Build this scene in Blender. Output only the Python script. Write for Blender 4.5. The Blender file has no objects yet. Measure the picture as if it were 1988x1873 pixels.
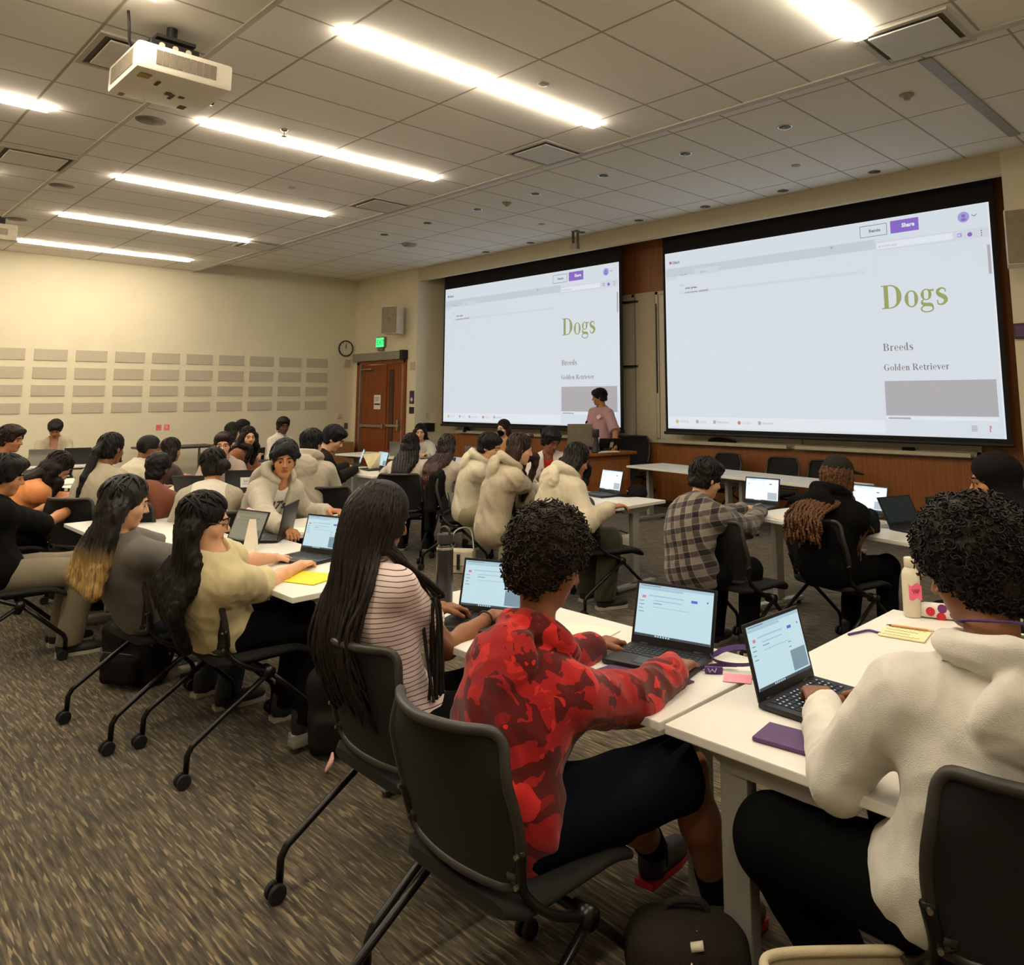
import bpy, bmesh, math, random
import numpy as np
from mathutils import Vector, Matrix
random.seed(11)
RNG = np.random.default_rng(11)
sc = bpy.context.scene
COL = sc.collection
PI = math.pi

# ---------------------------------------------------------------- camera
CF, CCX, CCY, CYAW, CPIT, CROL = 1488.96, 1118.1, 567.9, -0.765975, 0.134848, -0.003316
CAMH = 1.60                              # datum of the wall measurements
FZ = -0.06                               # floor level, so the lens is 1.66 m above the floor

def cam_axes():
    cy, sy, cp, sp = math.cos(CYAW), math.sin(CYAW), math.cos(CPIT), math.sin(CPIT)
    f = np.array([sy * cp, cy * cp, sp]); r = np.array([cy, -sy, 0.0]); u = np.cross(r, f)
    cr, sr = math.cos(CROL), math.sin(CROL)
    return cr * r + sr * u, -sr * r + cr * u, f
CR, CU, CFW = cam_axes()

def ray(px, py):
    return CR * ((px - CCX) / CF) - CU * ((py - CCY) / CF) + CFW
def at(px, py, h):                       # the point of the room at height h above the floor seen at that spot of the photo
    z = FZ + h; d = ray(px, py); t = (z - CAMH) / d[2]
    return np.array([d[0] * t, d[1] * t, z])
def atd(px, py, depth):
    return ray(px, py) * depth + np.array([0, 0, CAMH])
def aty(px, py, y):
    d = ray(px, py); return d * (y / d[1]) + np.array([0, 0, CAMH])
def atx(px, py, x):
    d = ray(px, py); return d * (x / d[0]) + np.array([0, 0, CAMH])

# ---------------------------------------------------------------- tags
def tag(o, label=None, cat=None, group=None, kind=None):
    if label: o['label'] = label
    if cat: o['category'] = cat
    if group: o['group'] = group
    if kind: o['kind'] = kind
    return o
def thing(name, label, cat, loc=(0, 0, 0), rz=0.0, group=None):
    o = bpy.data.objects.new(name, None); COL.objects.link(o)
    o.location = [float(c) for c in loc]; o.rotation_euler = (0, 0, float(rz)); o.empty_display_size = 0.1
    return tag(o, label, cat, group)
def copy_tree(o, parent=None):
    c = o.copy(); COL.objects.link(c)
    if parent: c.parent = parent
    for ch in o.children: copy_tree(ch, c)
    return c

# ---------------------------------------------------------------- materials
def lin(c):
    def f(v):
        v /= 255.0
        return v / 12.92 if v <= 0.04045 else ((v + 0.055) / 1.055) ** 2.4
    return (f(c[0]), f(c[1]), f(c[2]), 1.0)
_M = {}
def mat(name, col, rough=0.6, metal=0.0, var=0.12, vs=14.0, bump=0.0, bs=120.0, spec=0.4, emit=0.0, sheen=0.0, coat=0.0, trans=0.0):
    if name in _M: return _M[name]
    m = bpy.data.materials.new(name); m.use_nodes = True
    nt = m.node_tree; b = nt.nodes['Principled BSDF']
    L = nt.links.new
    b.inputs['Roughness'].default_value = rough; b.inputs['Metallic'].default_value = metal
    b.inputs['Specular IOR Level'].default_value = spec
    b.inputs['Sheen Weight'].default_value = sheen
    b.inputs['Coat Weight'].default_value = coat
    b.inputs['Transmission Weight'].default_value = trans
    c = lin(col); b.inputs['Base Color'].default_value = c
    if emit:
        b.inputs['Emission Color'].default_value = c; b.inputs['Emission Strength'].default_value = emit
        b.inputs['Base Color'].default_value = (0.02, 0.02, 0.02, 1); var = 0
    if var or bump:
        tc = nt.nodes.new('ShaderNodeTexCoord')
    if var:
        n = nt.nodes.new('ShaderNodeTexNoise'); n.inputs['Scale'].default_value = vs; n.inputs['Detail'].default_value = 3
        r = nt.nodes.new('ShaderNodeMapRange'); r.inputs['To Min'].default_value = 1 - var; r.inputs['To Max'].default_value = 1 + var
        r.inputs['From Min'].default_value = 0.25; r.inputs['From Max'].default_value = 0.75
        mx = nt.nodes.new('ShaderNodeVectorMath'); mx.operation = 'SCALE'; mx.inputs[0].default_value = c[:3]
        L(tc.outputs['Object'], n.inputs['Vector']); L(n.outputs['Fac'], r.inputs['Value']); L(r.outputs['Result'], mx.inputs['Scale'])
        L(mx.outputs[0], b.inputs['Base Color'])
    if bump:
        n2 = nt.nodes.new('ShaderNodeTexNoise'); n2.inputs['Scale'].default_value = bs; n2.inputs['Detail'].default_value = 4
        bp = nt.nodes.new('ShaderNodeBump'); bp.inputs['Strength'].default_value = bump; bp.inputs['Distance'].default_value = 0.01
        L(tc.outputs['Object'], n2.inputs['Vector']); L(n2.outputs['Fac'], bp.inputs['Height']); L(bp.outputs['Normal'], b.inputs['Normal'])
    _M[name] = m
    return m
class NT:                                  # tiny helper for hand-wired materials
    def __init__(s, name):
        s.m = bpy.data.materials.new(name); s.m.use_nodes = True; s.t = s.m.node_tree; s.b = s.t.nodes['Principled BSDF']
        s.tc = s.t.nodes.new('ShaderNodeTexCoord'); _M[name] = s.m
    def n(s, typ, **kw):
        x = s.t.nodes.new('ShaderNode' + typ)
        for k, v in kw.items(): setattr(x, k, v)
        return x
    def l(s, a, b): s.t.links.new(a, b)
    def mapping(s, scale=(1, 1, 1), loc=(0, 0, 0), rot=(0, 0, 0), src='Object'):
        mp = s.n('Mapping'); mp.inputs['Scale'].default_value = scale; mp.inputs['Location'].default_value = loc; mp.inputs['Rotation'].default_value = rot
        s.l(s.tc.outputs[src], mp.inputs['Vector']); return mp.outputs[0]
    def noise(s, vec, scale, detail=2, rough=0.5, dist=0.0):
        x = s.n('TexNoise'); x.inputs['Scale'].default_value = scale; x.inputs['Detail'].default_value = detail
        x.inputs['Roughness'].default_value = rough; x.inputs['Distortion'].default_value = dist
        s.l(vec, x.inputs['Vector']); return x.outputs['Fac']
    def math(s, op, a, b=None, c=None):
        x = s.n('Math', operation=op)
        for i, v in enumerate((a, b, c)):
            if v is None: continue
            if isinstance(v, (int, float)): x.inputs[i].default_value = v
            else: s.l(v, x.inputs[i])
        return x.outputs[0]
    def ramp(s, fac, stops, interp='LINEAR'):
        x = s.n('ValToRGB'); x.color_ramp.interpolation = interp
        e = x.color_ramp.elements
        while len(e) > 1: e.remove(e[-1])
        e[0].position = stops[0][0]; e[0].color = lin(stops[0][1])
        for p, c in stops[1:]:
            k = e.new(p); k.color = lin(c)
        s.l(fac, x.inputs['Fac']); return x.outputs['Color']
    def mix(s, fac, a, b, mode='MIX'):
        x = s.n('Mix', data_type='RGBA', blend_type=mode)
        if isinstance(fac, (int, float)): x.inputs[0].default_value = fac
        else: s.l(fac, x.inputs[0])
        for sock, v in ((x.inputs[6], a), (x.inputs[7], b)):
            if isinstance(v, tuple): sock.default_value = lin(v)
            else: s.l(v, sock)
        return x.outputs[2]
    def bump(s, h, strength=0.3, dist=0.01):
        x = s.n('Bump'); x.inputs['Strength'].default_value = strength; x.inputs['Distance'].default_value = dist
        s.l(h, x.inputs['Height']); s.l(x.outputs[0], s.b.inputs['Normal'])
    def sep(s, vec):
        x = s.n('SeparateXYZ'); s.l(vec, x.inputs[0]); return x.outputs
    def done(s, col, rough=0.7, spec=0.3, sheen=0.0):
        s.l(col, s.b.inputs['Base Color']); s.b.inputs['Roughness'].default_value = rough
        s.b.inputs['Specular IOR Level'].default_value = spec; s.b.inputs['Sheen Weight'].default_value = sheen
        return s.m

# ---------------------------------------------------------------- mesh building
class MB:
    def __init__(s): s.v = []; s.f = []; s.mi = []; s.cur = 0
    def add(s, vs, fs, mi=None):
        b = len(s.v); s.v += [tuple(float(c) for c in v) for v in vs]
        for f in fs: s.f.append(tuple(b + i for i in f)); s.mi.append(s.cur if mi is None else mi)
    def box(s, c, d, rz=0.0, bev=0.0, M=None, mi=None):
        x, y, z = d[0] / 2, d[1] / 2, d[2] / 2
        if bev > 0:
            bm = bmesh.new(); bmesh.ops.create_cube(bm, size=1.0)
            for v in bm.verts: v.co = (v.co.x * d[0], v.co.y * d[1], v.co.z * d[2])
            bmesh.ops.bevel(bm, geom=bm.edges[:], offset=min(bev, min(d) * 0.49), segments=2, profile=0.6, affect='EDGES')
            bm.verts.index_update()
            vs = [v.co.copy() for v in bm.verts]; fs = [[v.index for v in f.verts] for f in bm.faces]; bm.free()
        else:
            vs = [Vector((a, b, e)) for a in (-x, x) for b in (-y, y) for e in (-z, z)]
            fs = [(0, 1, 3, 2), (4, 6, 7, 5), (0, 4, 5, 1), (2, 3, 7, 6), (0, 2, 6, 4), (1, 5, 7, 3)]
        R = Matrix.Rotation(rz, 3, 'Z') if M is None else M
        C = Vector(c)
        s.add([R @ v + C for v in vs], fs, mi); return s
    def quad(s, a, b, c, d, mi=None): s.add([a, b, c, d], [(0, 1, 2, 3)], mi); return s
    def tube(s, pts, r, n=10, cap=True, closed=False, flat=1.0, mi=None):
        P = [Vector(p) for p in pts]; k = len(P)
        rs = r if isinstance(r, (list, tuple, np.ndarray)) else [r] * k
        T = []
        for i in range(k):
            a = P[(i - 1) % k] if (closed or i > 0) else P[i]; b = P[(i + 1) % k] if (closed or i < k - 1) else P[i]
            t = (b - a); T.append(t.normalized() if t.length > 1e-9 else Vector((0, 0, 1)))
        up = Vector((0, 0, 1)) if abs(T[0].z) < 0.9 else Vector((0, 1, 0))
        N = (up - T[0] * up.dot(T[0])).normalized(); vs = []
        for i in range(k):
            N = (N - T[i] * N.dot(T[i]))
            N = N.normalized() if N.length > 1e-6 else T[i].orthogonal().normalized()
            B = T[i].cross(N)
            for j in range(n):
                a = 2 * PI * j / n
                vs.append(P[i] + (N * math.cos(a) * flat + B * math.sin(a)) * float(rs[i]))
        fs = []
        for i in range(k if closed else k - 1):
            q = (i + 1) % k
            for j in range(n): fs.append((i * n + j, i * n + (j + 1) % n, q * n + (j + 1) % n, q * n + j))
        if cap and not closed:
            fs.append(tuple(range(n - 1, -1, -1))); fs.append(tuple((k - 1) * n + j for j in range(n)))
        s.add(vs, fs, mi); return s
    def lathe(s, prof, c=(0, 0, 0), n=24, M=None, mi=None, cap=True):
        vs = []; R = M if M is not None else Matrix.Identity(3); C = Vector(c)
        for r, z in prof:
            for j in range(n):
                a = 2 * PI * j / n; vs.append(R @ Vector((r * math.cos(a), r * math.sin(a), z)) + C)
        fs = []
        for i in range(len(prof) - 1):
            for j in range(n): fs.append((i * n + j, i * n + (j + 1) % n, (i + 1) * n + (j + 1) % n, (i + 1) * n + j))
        if cap: fs.append(tuple(range(n - 1, -1, -1))); fs.append(tuple((len(prof) - 1) * n + j for j in range(n)))
        s.add(vs, fs, mi); return s
    def prism(s, poly, h, M=None, c=(0, 0, 0), mi=None):   # polygon in local xy, extruded from z=0 to z=h
        R = M if M is not None else Matrix.Identity(3); C = Vector(c); n = len(poly)
        vs = [R @ Vector((p[0], p[1], 0)) + C for p in poly] + [R @ Vector((p[0], p[1], h)) + C for p in poly]
        fs = [tuple(range(n - 1, -1, -1)), tuple(range(n, 2 * n))] + [(i, (i + 1) % n, n + (i + 1) % n, n + i) for i in range(n)]
        s.add(vs, fs, mi); return s
    def grid(s, pts, closed_u=False, mi=None):            # pts[i][j]
        a, b = len(pts), len(pts[0]); vs = [p for row in pts for p in row]; fs = []
        for i in range(a - 1):
            for j in range(b if closed_u else b - 1):
                q = (j + 1) % b; fs.append((i * b + j, i * b + q, (i + 1) * b + q, (i + 1) * b + j))
        s.add(vs, fs, mi); return s
    def build(s, name, m, parent=None, smooth=False, loc=None, rz=0.0, ang=None):
        me = bpy.data.meshes.new(name); me.from_pydata(s.v, [], s.f)
        ms = m if isinstance(m, (list, tuple)) else [m]
        for x in ms: me.materials.append(x)
        if len(ms) > 1: me.polygons.foreach_set('material_index', s.mi)
        if smooth:
            me.polygons.foreach_set('use_smooth', [True] * len(me.polygons))
            if ang:
                try: me.set_sharp_from_angle(angle=math.radians(ang))
                except Exception: pass
        me.update()
        o = bpy.data.objects.new(name, me); COL.objects.link(o)
        if parent: o.parent = parent
        if loc is not None: o.location = [float(c) for c in loc]
        if rz: o.rotation_euler = (0, 0, rz)
        return o
def bx(name, lo, hi, m, parent=None, bev=0.0):
    c = [(a + b) / 2 for a, b in zip(lo, hi)]; d = [b - a for a, b in zip(lo, hi)]
    return MB().box(c, d, bev=bev).build(name, m, parent)
def struct(o, name=None):
    if name: o.name = name
    o['kind'] = 'structure'; return o
def hull_smooth(pts, n=8):                # Catmull-Rom through the points
    P = [np.array(p, float) for p in pts]; out = []
    for i in range(len(P) - 1):
        p0 = P[max(i - 1, 0)]; p1 = P[i]; p2 = P[i + 1]; p3 = P[min(i + 2, len(P) - 1)]
        for k in range(n):
            t = k / n
            out.append(0.5 * ((2 * p1) + (-p0 + p2) * t + (2 * p0 - 5 * p1 + 4 * p2 - p3) * t * t + (-p0 + 3 * p1 - 3 * p2 + p3) * t ** 3))
    out.append(P[-1]); return out
# ================================================================ ROOM SHELL
XL, XR, YB, YD, YW = -15.5, 3.6, -4.2, 8.95, 9.60      # left wall, right wall, back wall, door wall, wall behind the screens
ZA, ZB, ZC = 3.84, 4.03, 4.21                          # the three ceiling heights
RX0, RX1 = -13.09, -2.25                               # the recess with the screens

wallm = mat('painted_wall', (224, 214, 186), 0.75, var=0.03, vs=2.5, bump=0.06, bs=260, spec=0.25)
trimw = mat('white_trim', (206, 200, 186), 0.5, var=0.03)
greym = mat('grey_fabric_panel', (192, 182, 160), 0.95, var=0.08, vs=60, bump=0.25, bs=420, spec=0.1)

def ceiling_mat(name, x0, y0, dx, dy):
    k = NT(name); v = k.tc.outputs['Object']; o = k.sep(v)
    def line(c, off, step):
        a = k.math('SUBTRACT', c, off); a = k.math('DIVIDE', a, step); a = k.math('FRACT', k.math('ADD', a, 100.0))
        a = k.math('ABSOLUTE', k.math('SUBTRACT', a, 0.5)); a = k.math('SUBTRACT', 0.5, a); a = k.math('MULTIPLY', a, step)
        return a
    lx = line(o[0], x0, dx); ly = line(o[1], y0, dy)
    d = k.math('MINIMUM', lx, ly)
    f = k.n('MapRange'); f.inputs['From Min'].default_value = 0.006; f.inputs['From Max'].default_value = 0.013; k.l(d, f.inputs['Value'])
    fl = f.outputs['Result']
    n = k.noise(v, 220, 4, 0.7); n2 = k.noise(v, 1.3, 2)
    base = k.mix(k.math('MULTIPLY', n, 0.35), (236, 232, 224), (218, 213, 203))
    base = k.mix(k.math('MULTIPLY', n2, 0.25), base, (226, 220, 209))
    col = k.mix(fl, (168, 160, 144), base)
    h = k.math('ADD', k.math('MULTIPLY', fl, 0.8), k.math('MULTIPLY', n, 0.25)); k.bump(h, 0.35, 0.01)
    return k.done(col, 0.9, 0.15)
cA = ceiling_mat('ceiling_tile_rear', -4.47, 1.18, 0.6096, 1.2192)
cB = ceiling_mat('ceiling_tile_lights', -4.47, 2.42, 0.6096, 1.2192)
cC = ceiling_mat('ceiling_tile_front', -3.81, 6.01, 0.6096, 1.2192)

def carpet_mat():
    k = NT('streaked_carpet')
    v = k.tc.outputs['Object']
    a = k.noise(k.mapping((5.5, 66, 1)), 1.0, 2, 0.6, 0.15)
    b = k.noise(k.mapping((8.5, 90, 1), (3, 7, 0)), 1.0, 1, 0.5, 0.1)
    c = k.noise(k.mapping((3.0, 26, 1), (9, 2, 0)), 1.0, 2, 0.6)
    big = k.noise(v, 0.9, 2)
    col = k.ramp(a, [(0.30, (52, 46, 38)), (0.44, (84, 77, 65)), (0.55, (108, 99, 83)), (0.66, (140, 124, 97))])
    col = k.mix(k.ramp(b, [(0.58, (0, 0, 0)), (0.66, (255, 255, 255))]), col, (164, 150, 122))
    col = k.mix(k.ramp(c, [(0.56, (0, 0, 0)), (0.68, (170, 170, 170))]), col, (84, 84, 80))
    col = k.mix(k.math('MULTIPLY', big, 0.35), col, (86, 76, 60))
    f = k.noise(v, 480, 2)
    col = k.mix(0.5, col, k.mix(f, (62, 56, 46), (120, 110, 90)), 'SOFT_LIGHT')
    h = k.math('ADD', k.math('MULTIPLY', a, 0.6), f); k.bump(h, 0.5, 0.006)
    return k.done(col, 0.97, 0.08, 0.15)
carpet = carpet_mat()

def wood_mat(name, c0, c1, c2, rot=False, seam=0.0, rough=0.42, sc_=1.0):
    k = NT(name)
    s = (38 * sc_, 38 * sc_, 1.3 * sc_) if not rot else (1.3 * sc_, 38 * sc_, 38 * sc_)
    a = k.noise(k.mapping(s), 1.0, 4, 0.65, 0.6); b = k.noise(k.mapping((s[0] / 7, s[1] / 7, s[2] / 2), (4, 1, 3)), 1.0, 2, 0.5, 0.8)
    col = k.ramp(a, [(0.3, c0), (0.5, c1), (0.72, c2)])
    col = k.mix(k.math('MULTIPLY', b, 0.55), col, c1)
    if seam:
        o = k.sep(k.tc.outputs['Object'])
        fx = k.math('FRACT', k.math('ADD', k.math('DIVIDE', o[0], seam), 50.13))
        e = k.n('MapRange'); e.inputs['From Max'].default_value = 0.006 / seam; k.l(fx, e.inputs['Value'])
        pan = k.n('TexWhiteNoise', noise_dimensions='1D'); k.l(k.math('FLOOR', k.math('ADD', k.math('DIVIDE', o[0], seam), 50.13)), pan.inputs['W'])
        col = k.mix(k.math('MULTIPLY', pan.outputs['Value'], 0.35), col, c0)
        col = k.mix(e.outputs['Result'], c0, col)
    k.bump(a, 0.05, 0.004)
    return k.done(col, rough, 0.35)
wood = wood_mat('wall_wood', (112, 66, 30), (138, 84, 40), (156, 100, 54), seam=1.22)
doorwood = wood_mat('door_wood', (104, 52, 20), (132, 70, 28), (152, 86, 38))
podwood = wood_mat('lectern_wood', (116, 62, 26), (146, 84, 38), (168, 102, 50))

def wall(name, lo, hi, m=wallm): return struct(bx(name, lo, hi, m))
wall('floor', (XL - 0.2, YB - 0.2, FZ - 0.12), (XR + 0.2, YW + 0.2, FZ), carpet)
wall('wall_left', (XL - 0.15, YB, FZ), (XL, YW + 0.1, 4.6))
wall('wall_right', (XR, YB, FZ), (XR + 0.15, YW + 0.1, 4.6))
wall('wall_back', (XL, YB - 0.15, FZ), (XR, YB, 4.6))
# wall with the door (opening -15.25..-13.40, up to 2.34)
DX0, DX1, DZ = -15.27, -13.40, 2.36
m = MB(); m.box(((DX0 + XL) / 2, YD + .09, 2.25), (DX0 - XL, .18, 4.7)); m.box(((DX0 + DX1) / 2, YD + .09, (DZ + 4.6) / 2), (DX1 - DX0, .18, 4.6 - DZ))
m.box(((DX1 + RX0) / 2, YD + .375, 2.25), (RX0 - DX1, .75, 4.7)); struct(m.build('wall_front', wallm))
wall('wall_front_right', (RX1, YD, FZ), (XR, YW + 0.1, 4.6))
# wall behind the screens, with the bulkhead above and the wood base
wall('wall_recess', (RX0, YW, FZ), (RX1, YW + 0.12, 4.6), mat('recess_wall', (176, 165, 138), 0.8, var=0.03))
wall('trim_1', (RX0, YD, 3.955), (RX1, YD + .09, ZC + .05), mat('bulkhead_paint', (205, 195, 168), 0.75, var=0.03))          # bulkhead above the screens
struct(bx('trim_2', (-12.93, YW - .05, FZ), (RX1, YW, 0.872), wood))                       # wood wainscot
struct(bx('trim_3', (-8.27, YW - .03, 3.225), (-7.13, YW, 4.21), wood))                      # wood panels above the boards
struct(bx('trim_4', (-2.77, YW - .06, 0.9), (RX1, YW, 4.21), wood))
struct(bx('trim_5', (-12.93, YW - .075, FZ), (RX1, YW - .05, FZ + 0.10), mat('dark_base', (58, 36, 20), 0.6)))
struct(bx('baseboard_left', (XL, YB, FZ), (XL + .012, YD, FZ + .1), mat('rubber_base', (74, 66, 56), 0.6)))
# ceilings: slabs so that the steps have depth
struct(bx('ceiling_rear', (XL, YB, ZA), (XR, 1.79, ZA + .5), cA))
struct(bx('ceiling_lights', (XL, 1.79, ZB), (XR, 5.46, ZB + .5), cB))
struct(bx('ceiling_front', (XL, 5.46, ZC), (XR, YW + .1, ZC + .4), cC))
edge = mat('ceiling_edge_trim', (196, 190, 178), 0.6, var=0.02)
struct(bx('trim_6', (XL, 5.40, ZB - .012), (XR, 5.475, ZB + .18), edge))
struct(bx('trim_7', (XL, 1.765, ZA - .010), (XR, 1.80, ZA + .19), edge))
struct(bx('trim_8', (-2.03, 6.0, ZC - .012), (-1.93, 8.47, ZC + .01), mat('slot_diffuser', (150, 146, 136), 0.5)))

# ---------------------------------------------------------------- ceiling lights (suspended linear lamps)
LC = (1.0, 0.885, 0.70)
def emat(name, rgb, s):
    m = bpy.data.materials.new(name); m.use_nodes = True; nt = m.node_tree
    b = nt.nodes['Principled BSDF']; b.inputs['Base Color'].default_value = (.05, .05, .05, 1)
    b.inputs['Emission Color'].default_value = (*rgb, 1); b.inputs['Emission Strength'].default_value = s
    _M[name] = m; return m
lampm = emat('lit_diffuser', LC, 33.0)
alu = mat('lamp_housing', (190, 186, 178), 0.4, metal=0.3, var=0.02)
KX = [-14.24, -11.80, -9.34, -6.90, -4.46, -2.02, 0.42, 2.86]
ordn = ['first', 'second', 'third', 'fourth', 'fifth', 'sixth', 'seventh', 'eighth', 'ninth', 'tenth', 'eleventh', 'twelfth']
lamp0 = None
def lamp(x, y, z, label, group):
    global lamp0
    if lamp0 is None:
        t = thing('linear_ceiling_light', label, 'ceiling light', (x, y, z), 0, group)
        MB().box((0, 0, -.012), (.085, 2.46, .03)).build('housing', alu, t)
        MB().box((0, 0, -.026), (.094, 2.50, .020), bev=.008).build('diffuser', lampm, t)
        lamp0 = t; return t
    t = copy_tree(lamp0); t.location = (x, y, z); tag(t, label, None, group); return t
for i, x in enumerate(KX[:6]):
    lamp(x, 3.66, ZB, 'glowing linear ceiling light, %s from the panelled wall in the middle ceiling' % ordn[i], 'linear lights of the middle ceiling')
for i, x in enumerate(KX[6:7]):
    lamp(x, 3.66, ZB, 'glowing linear ceiling light of the middle ceiling, %s beyond the frame on the right' % ordn[i], 'linear lights of the middle ceiling')
lamp(-6.90, 0.03, ZA, 'glowing linear light in the low rear ceiling, its end at the left edge', 'linear lights of the rear ceiling')
for i, x in enumerate([-14.24, -11.80, -9.34, -4.46, -2.02, 0.42]):
    lamp(x, 0.03, ZA, 'glowing linear light of the low rear ceiling outside the frame, %s from the left wall' % ordn[i], 'linear lights of the rear ceiling')

# ---------------------------------------------------------------- downlights, vents, speakers, detectors
chrome = mat('downlight_reflector', (196, 190, 180), 0.18, metal=1.0, var=0)
darkh = mat('downlight_throat', (70, 64, 56), 0.5)
dl0 = None
for row, (yy, nm) in enumerate(((6.63, 'back'), (8.74, 'front'))):
    for i in range(7):
        x = -3.53 - 1.19 * i; lab = 'small unlit round downlight, %s from the right in the %s row' % (ordn[i], ['row nearer the viewer', 'row along the bulkhead'][row].replace('row ', '', 1))
        lab = 'small round ceiling downlight, %s from the right, %s' % (ordn[i], ('row nearer the viewer', 'row along the screen wall')[row])
        if dl0 is None:
            t = thing('downlight', lab, 'downlight', (x, yy, ZC), 0, 'recessed downlights of the front ceiling')
            MB().lathe([(.062, -.004), (.072, -.006), (.074, -.001), (.074, .0)], n=28).build('rim', chrome, t, True)
            MB().lathe([(.03, -.0045), (.060, -.0042), (.060, -.0036)], n=28).build('reflector', darkh, t, True)
            MB().tube([(-.02, 0, -.008), (-.02, 0, -.004)], .016, 12).build('lamp', chrome, t, True)
            dl0 = t
        else:
            t = copy_tree(dl0); t.location = (x, yy, ZC); tag(t, lab)
ventm = mat('vent_frame', (176, 168, 154), 0.5, var=0.03); ventp = mat('vent_plate', (208, 205, 198), 0.5, var=0.03); ventd = mat('vent_gap', (92, 84, 70), 0.9)
v0 = None
VENTS = [(-5.38, 5.17, ZB, 'square ceiling diffuser left of the nearest long light'), (-1.77, 5.20, ZB, 'square ceiling diffuser at the top right, beside a light end'),
         (-8.40, 5.16, ZB, 'square ceiling diffuser seen at a flat angle, third from the right'), (-12.07, 5.2, ZB, 'square ceiling diffuser beside the end of the second light from the left wall'),
         (-8.53, 1.50, ZA, 'square ceiling diffuser of the low ceiling at the left edge'), (-5.48, 1.49, ZA, 'square ceiling diffuser partly hidden behind the projector')]
for x, y, z, lab in VENTS:
    if v0 is None:
        t = thing('ceiling_vent', lab, 'air vent', (x, y, z), 0, 'square air diffusers')
        m = MB()
        for s in (-1, 1):
            m.box((s * .285, 0, -.008), (.035, .605, .016)); m.box((0, s * .285, -.008), (.535, .035, .016))
        m.build('frame', ventm, t); MB().box((0, 0, -.003), (.535, .535, .006)).build('backing', ventd, t)
        MB().box((0, 0, -.018), (.46, .46, .012), bev=.005).build('plate', ventp, t); v0 = t
    else:
        t = copy_tree(v0); t.location = (x, y, z); tag(t, lab)
spk = mat('ceiling_speaker_grille', (112, 102, 86), 0.7, bump=.3, bs=500)
s0 = None
for x, y, lab in ((-7.21, 2.09, 'round dark ceiling speaker behind the projector'), (-10.24, 2.09, 'round dark ceiling speaker farther left, above the left edge'), (-12.6, 2.09, 'round ceiling speaker farthest left, small and flat')):
    if s0 is None:
        t = thing('ceiling_speaker', lab, 'speaker', (x, y, ZB), 0, 'round ceiling speakers')
        MB().lathe([(.115, -.008), (.122, -.006), (.125, 0)], n=36).build('rim', mat('spk_rim', (130, 120, 102), .6), t, True)
        MB().lathe([(.0, -.0085), (.113, -.0085), (.114, -.006)], n=36).build('grille', spk, t, True); s0 = t
    else: t = copy_tree(s0); t.location = (x, y, ZB); tag(t, lab)
det = mat('detector_plastic', (170, 160, 142), 0.6)
def detector(name, x, y, z, lab, prof, group=None):
    return tag(MB().lathe(prof, n=24).build(name, det, None, True, (x, y, z)), lab, 'detector', group)
P1_ = [(.018, -.012), (.045, -.010), (.05, -.003), (.05, 0)]
detector('ceiling_sensor', -4.16, 3.96, ZB, 'small round beige ceiling sensor beside the nearest long light', P1_)
detector('ceiling_sensor', -8.42, 3.97, ZB, 'small round ceiling sensor between two lights farther left', P1_)
P2_ = [(.012, -.05), (.03, -.045), (.035, -.02), (.06, -.014), (.062, 0)]
detector('smoke_detector', -2.36, 6.64, ZC, 'dark cone shaped detector in the front ceiling at the right', P2_)
detector('smoke_detector', -7.71, 6.67, ZC, 'round detector in the front ceiling above the left screen', P2_)
detector('ceiling_sprinkler_cover', -4.07, 7.86, ZC, 'flat round sprinkler cover between the two downlight rows', P1_)
detector('ceiling_sprinkler_cover', -8.31, 7.89, ZC, 'flat round sprinkler cover near the camera bracket', P1_)
detector('ceiling_speaker_dome', -11.04, 7.35, ZC, 'dark dome in the front ceiling near the left corner', [(.05, -.05), (.10, -.04), (.125, -.01), (.125, 0)])
t = thing('ceiling_sprinkler', 'small sprinkler head hanging beside the second long light', 'sprinkler', (-6.60, 3.02, ZB))
MB().lathe([(.02, -.02), (.035, -.004), (.036, 0)], n=20).build('escutcheon', chrome, t, True)
m = MB(); m.tube([(0, 0, -.02), (0, 0, -.06)], .006, 8); m.lathe([(.006, -.062), (.022, -.064), (.022, -.067), (.006, -.068)], n=16); m.build('deflector', chrome, t)

# ---------------------------------------------------------------- projector
pw = mat('projector_white', (222, 214, 196), 0.4, var=0.02); blk = mat('black_metal', (26, 24, 22), 0.5, var=0.1); grl = mat('projector_grille', (128, 118, 100), .7, bump=.5, bs=300)
t = thing('ceiling_projector', 'large white projector hanging from the ceiling at the top left', 'projector', (-4.90, 1.51, 3.45))
MB().box((0, 0, .085), (.56, .53, .165), bev=.022).build('body', pw, t, True, ang=40)
m = MB()
for k in range(9): m.box((.2815, -.15 + .0375 * k, .09), (.004, .033, .085))
m.build('side_grille', grl, t)
m = MB()
for k in range(10): m.box((-.19 + .042 * k, -.2665, .085), (.036, .004, .10))
m.build('end_grille', grl, t)
MB().tube([(-.12, .262, .09), (-.12, .30, .09)], .055, 24).build('lens', mat('lens_glass', (18, 18, 22), .1), t, True)
m = MB(); m.box((.17, -.19, -.001), (.07, .06, .003)); m.box((-.23, -.2, -.001), (.05, .03, .003)); m.build('label', mat('yellow_label', (150, 128, 40), .6), t)
m = MB()
for px_, py_, a, b in ((.10, -.10, .07, .02), (-.02, .0, .05, .03), (-.06, .03, .09, .02), (-.03, .08, .03, .03), (-.2, .14, .06, .04)): m.box((px_, py_, -.001), (a, b, .003))
m.build('vent_slot', mat('slot_dark', (92, 82, 66), .8), t)
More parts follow.
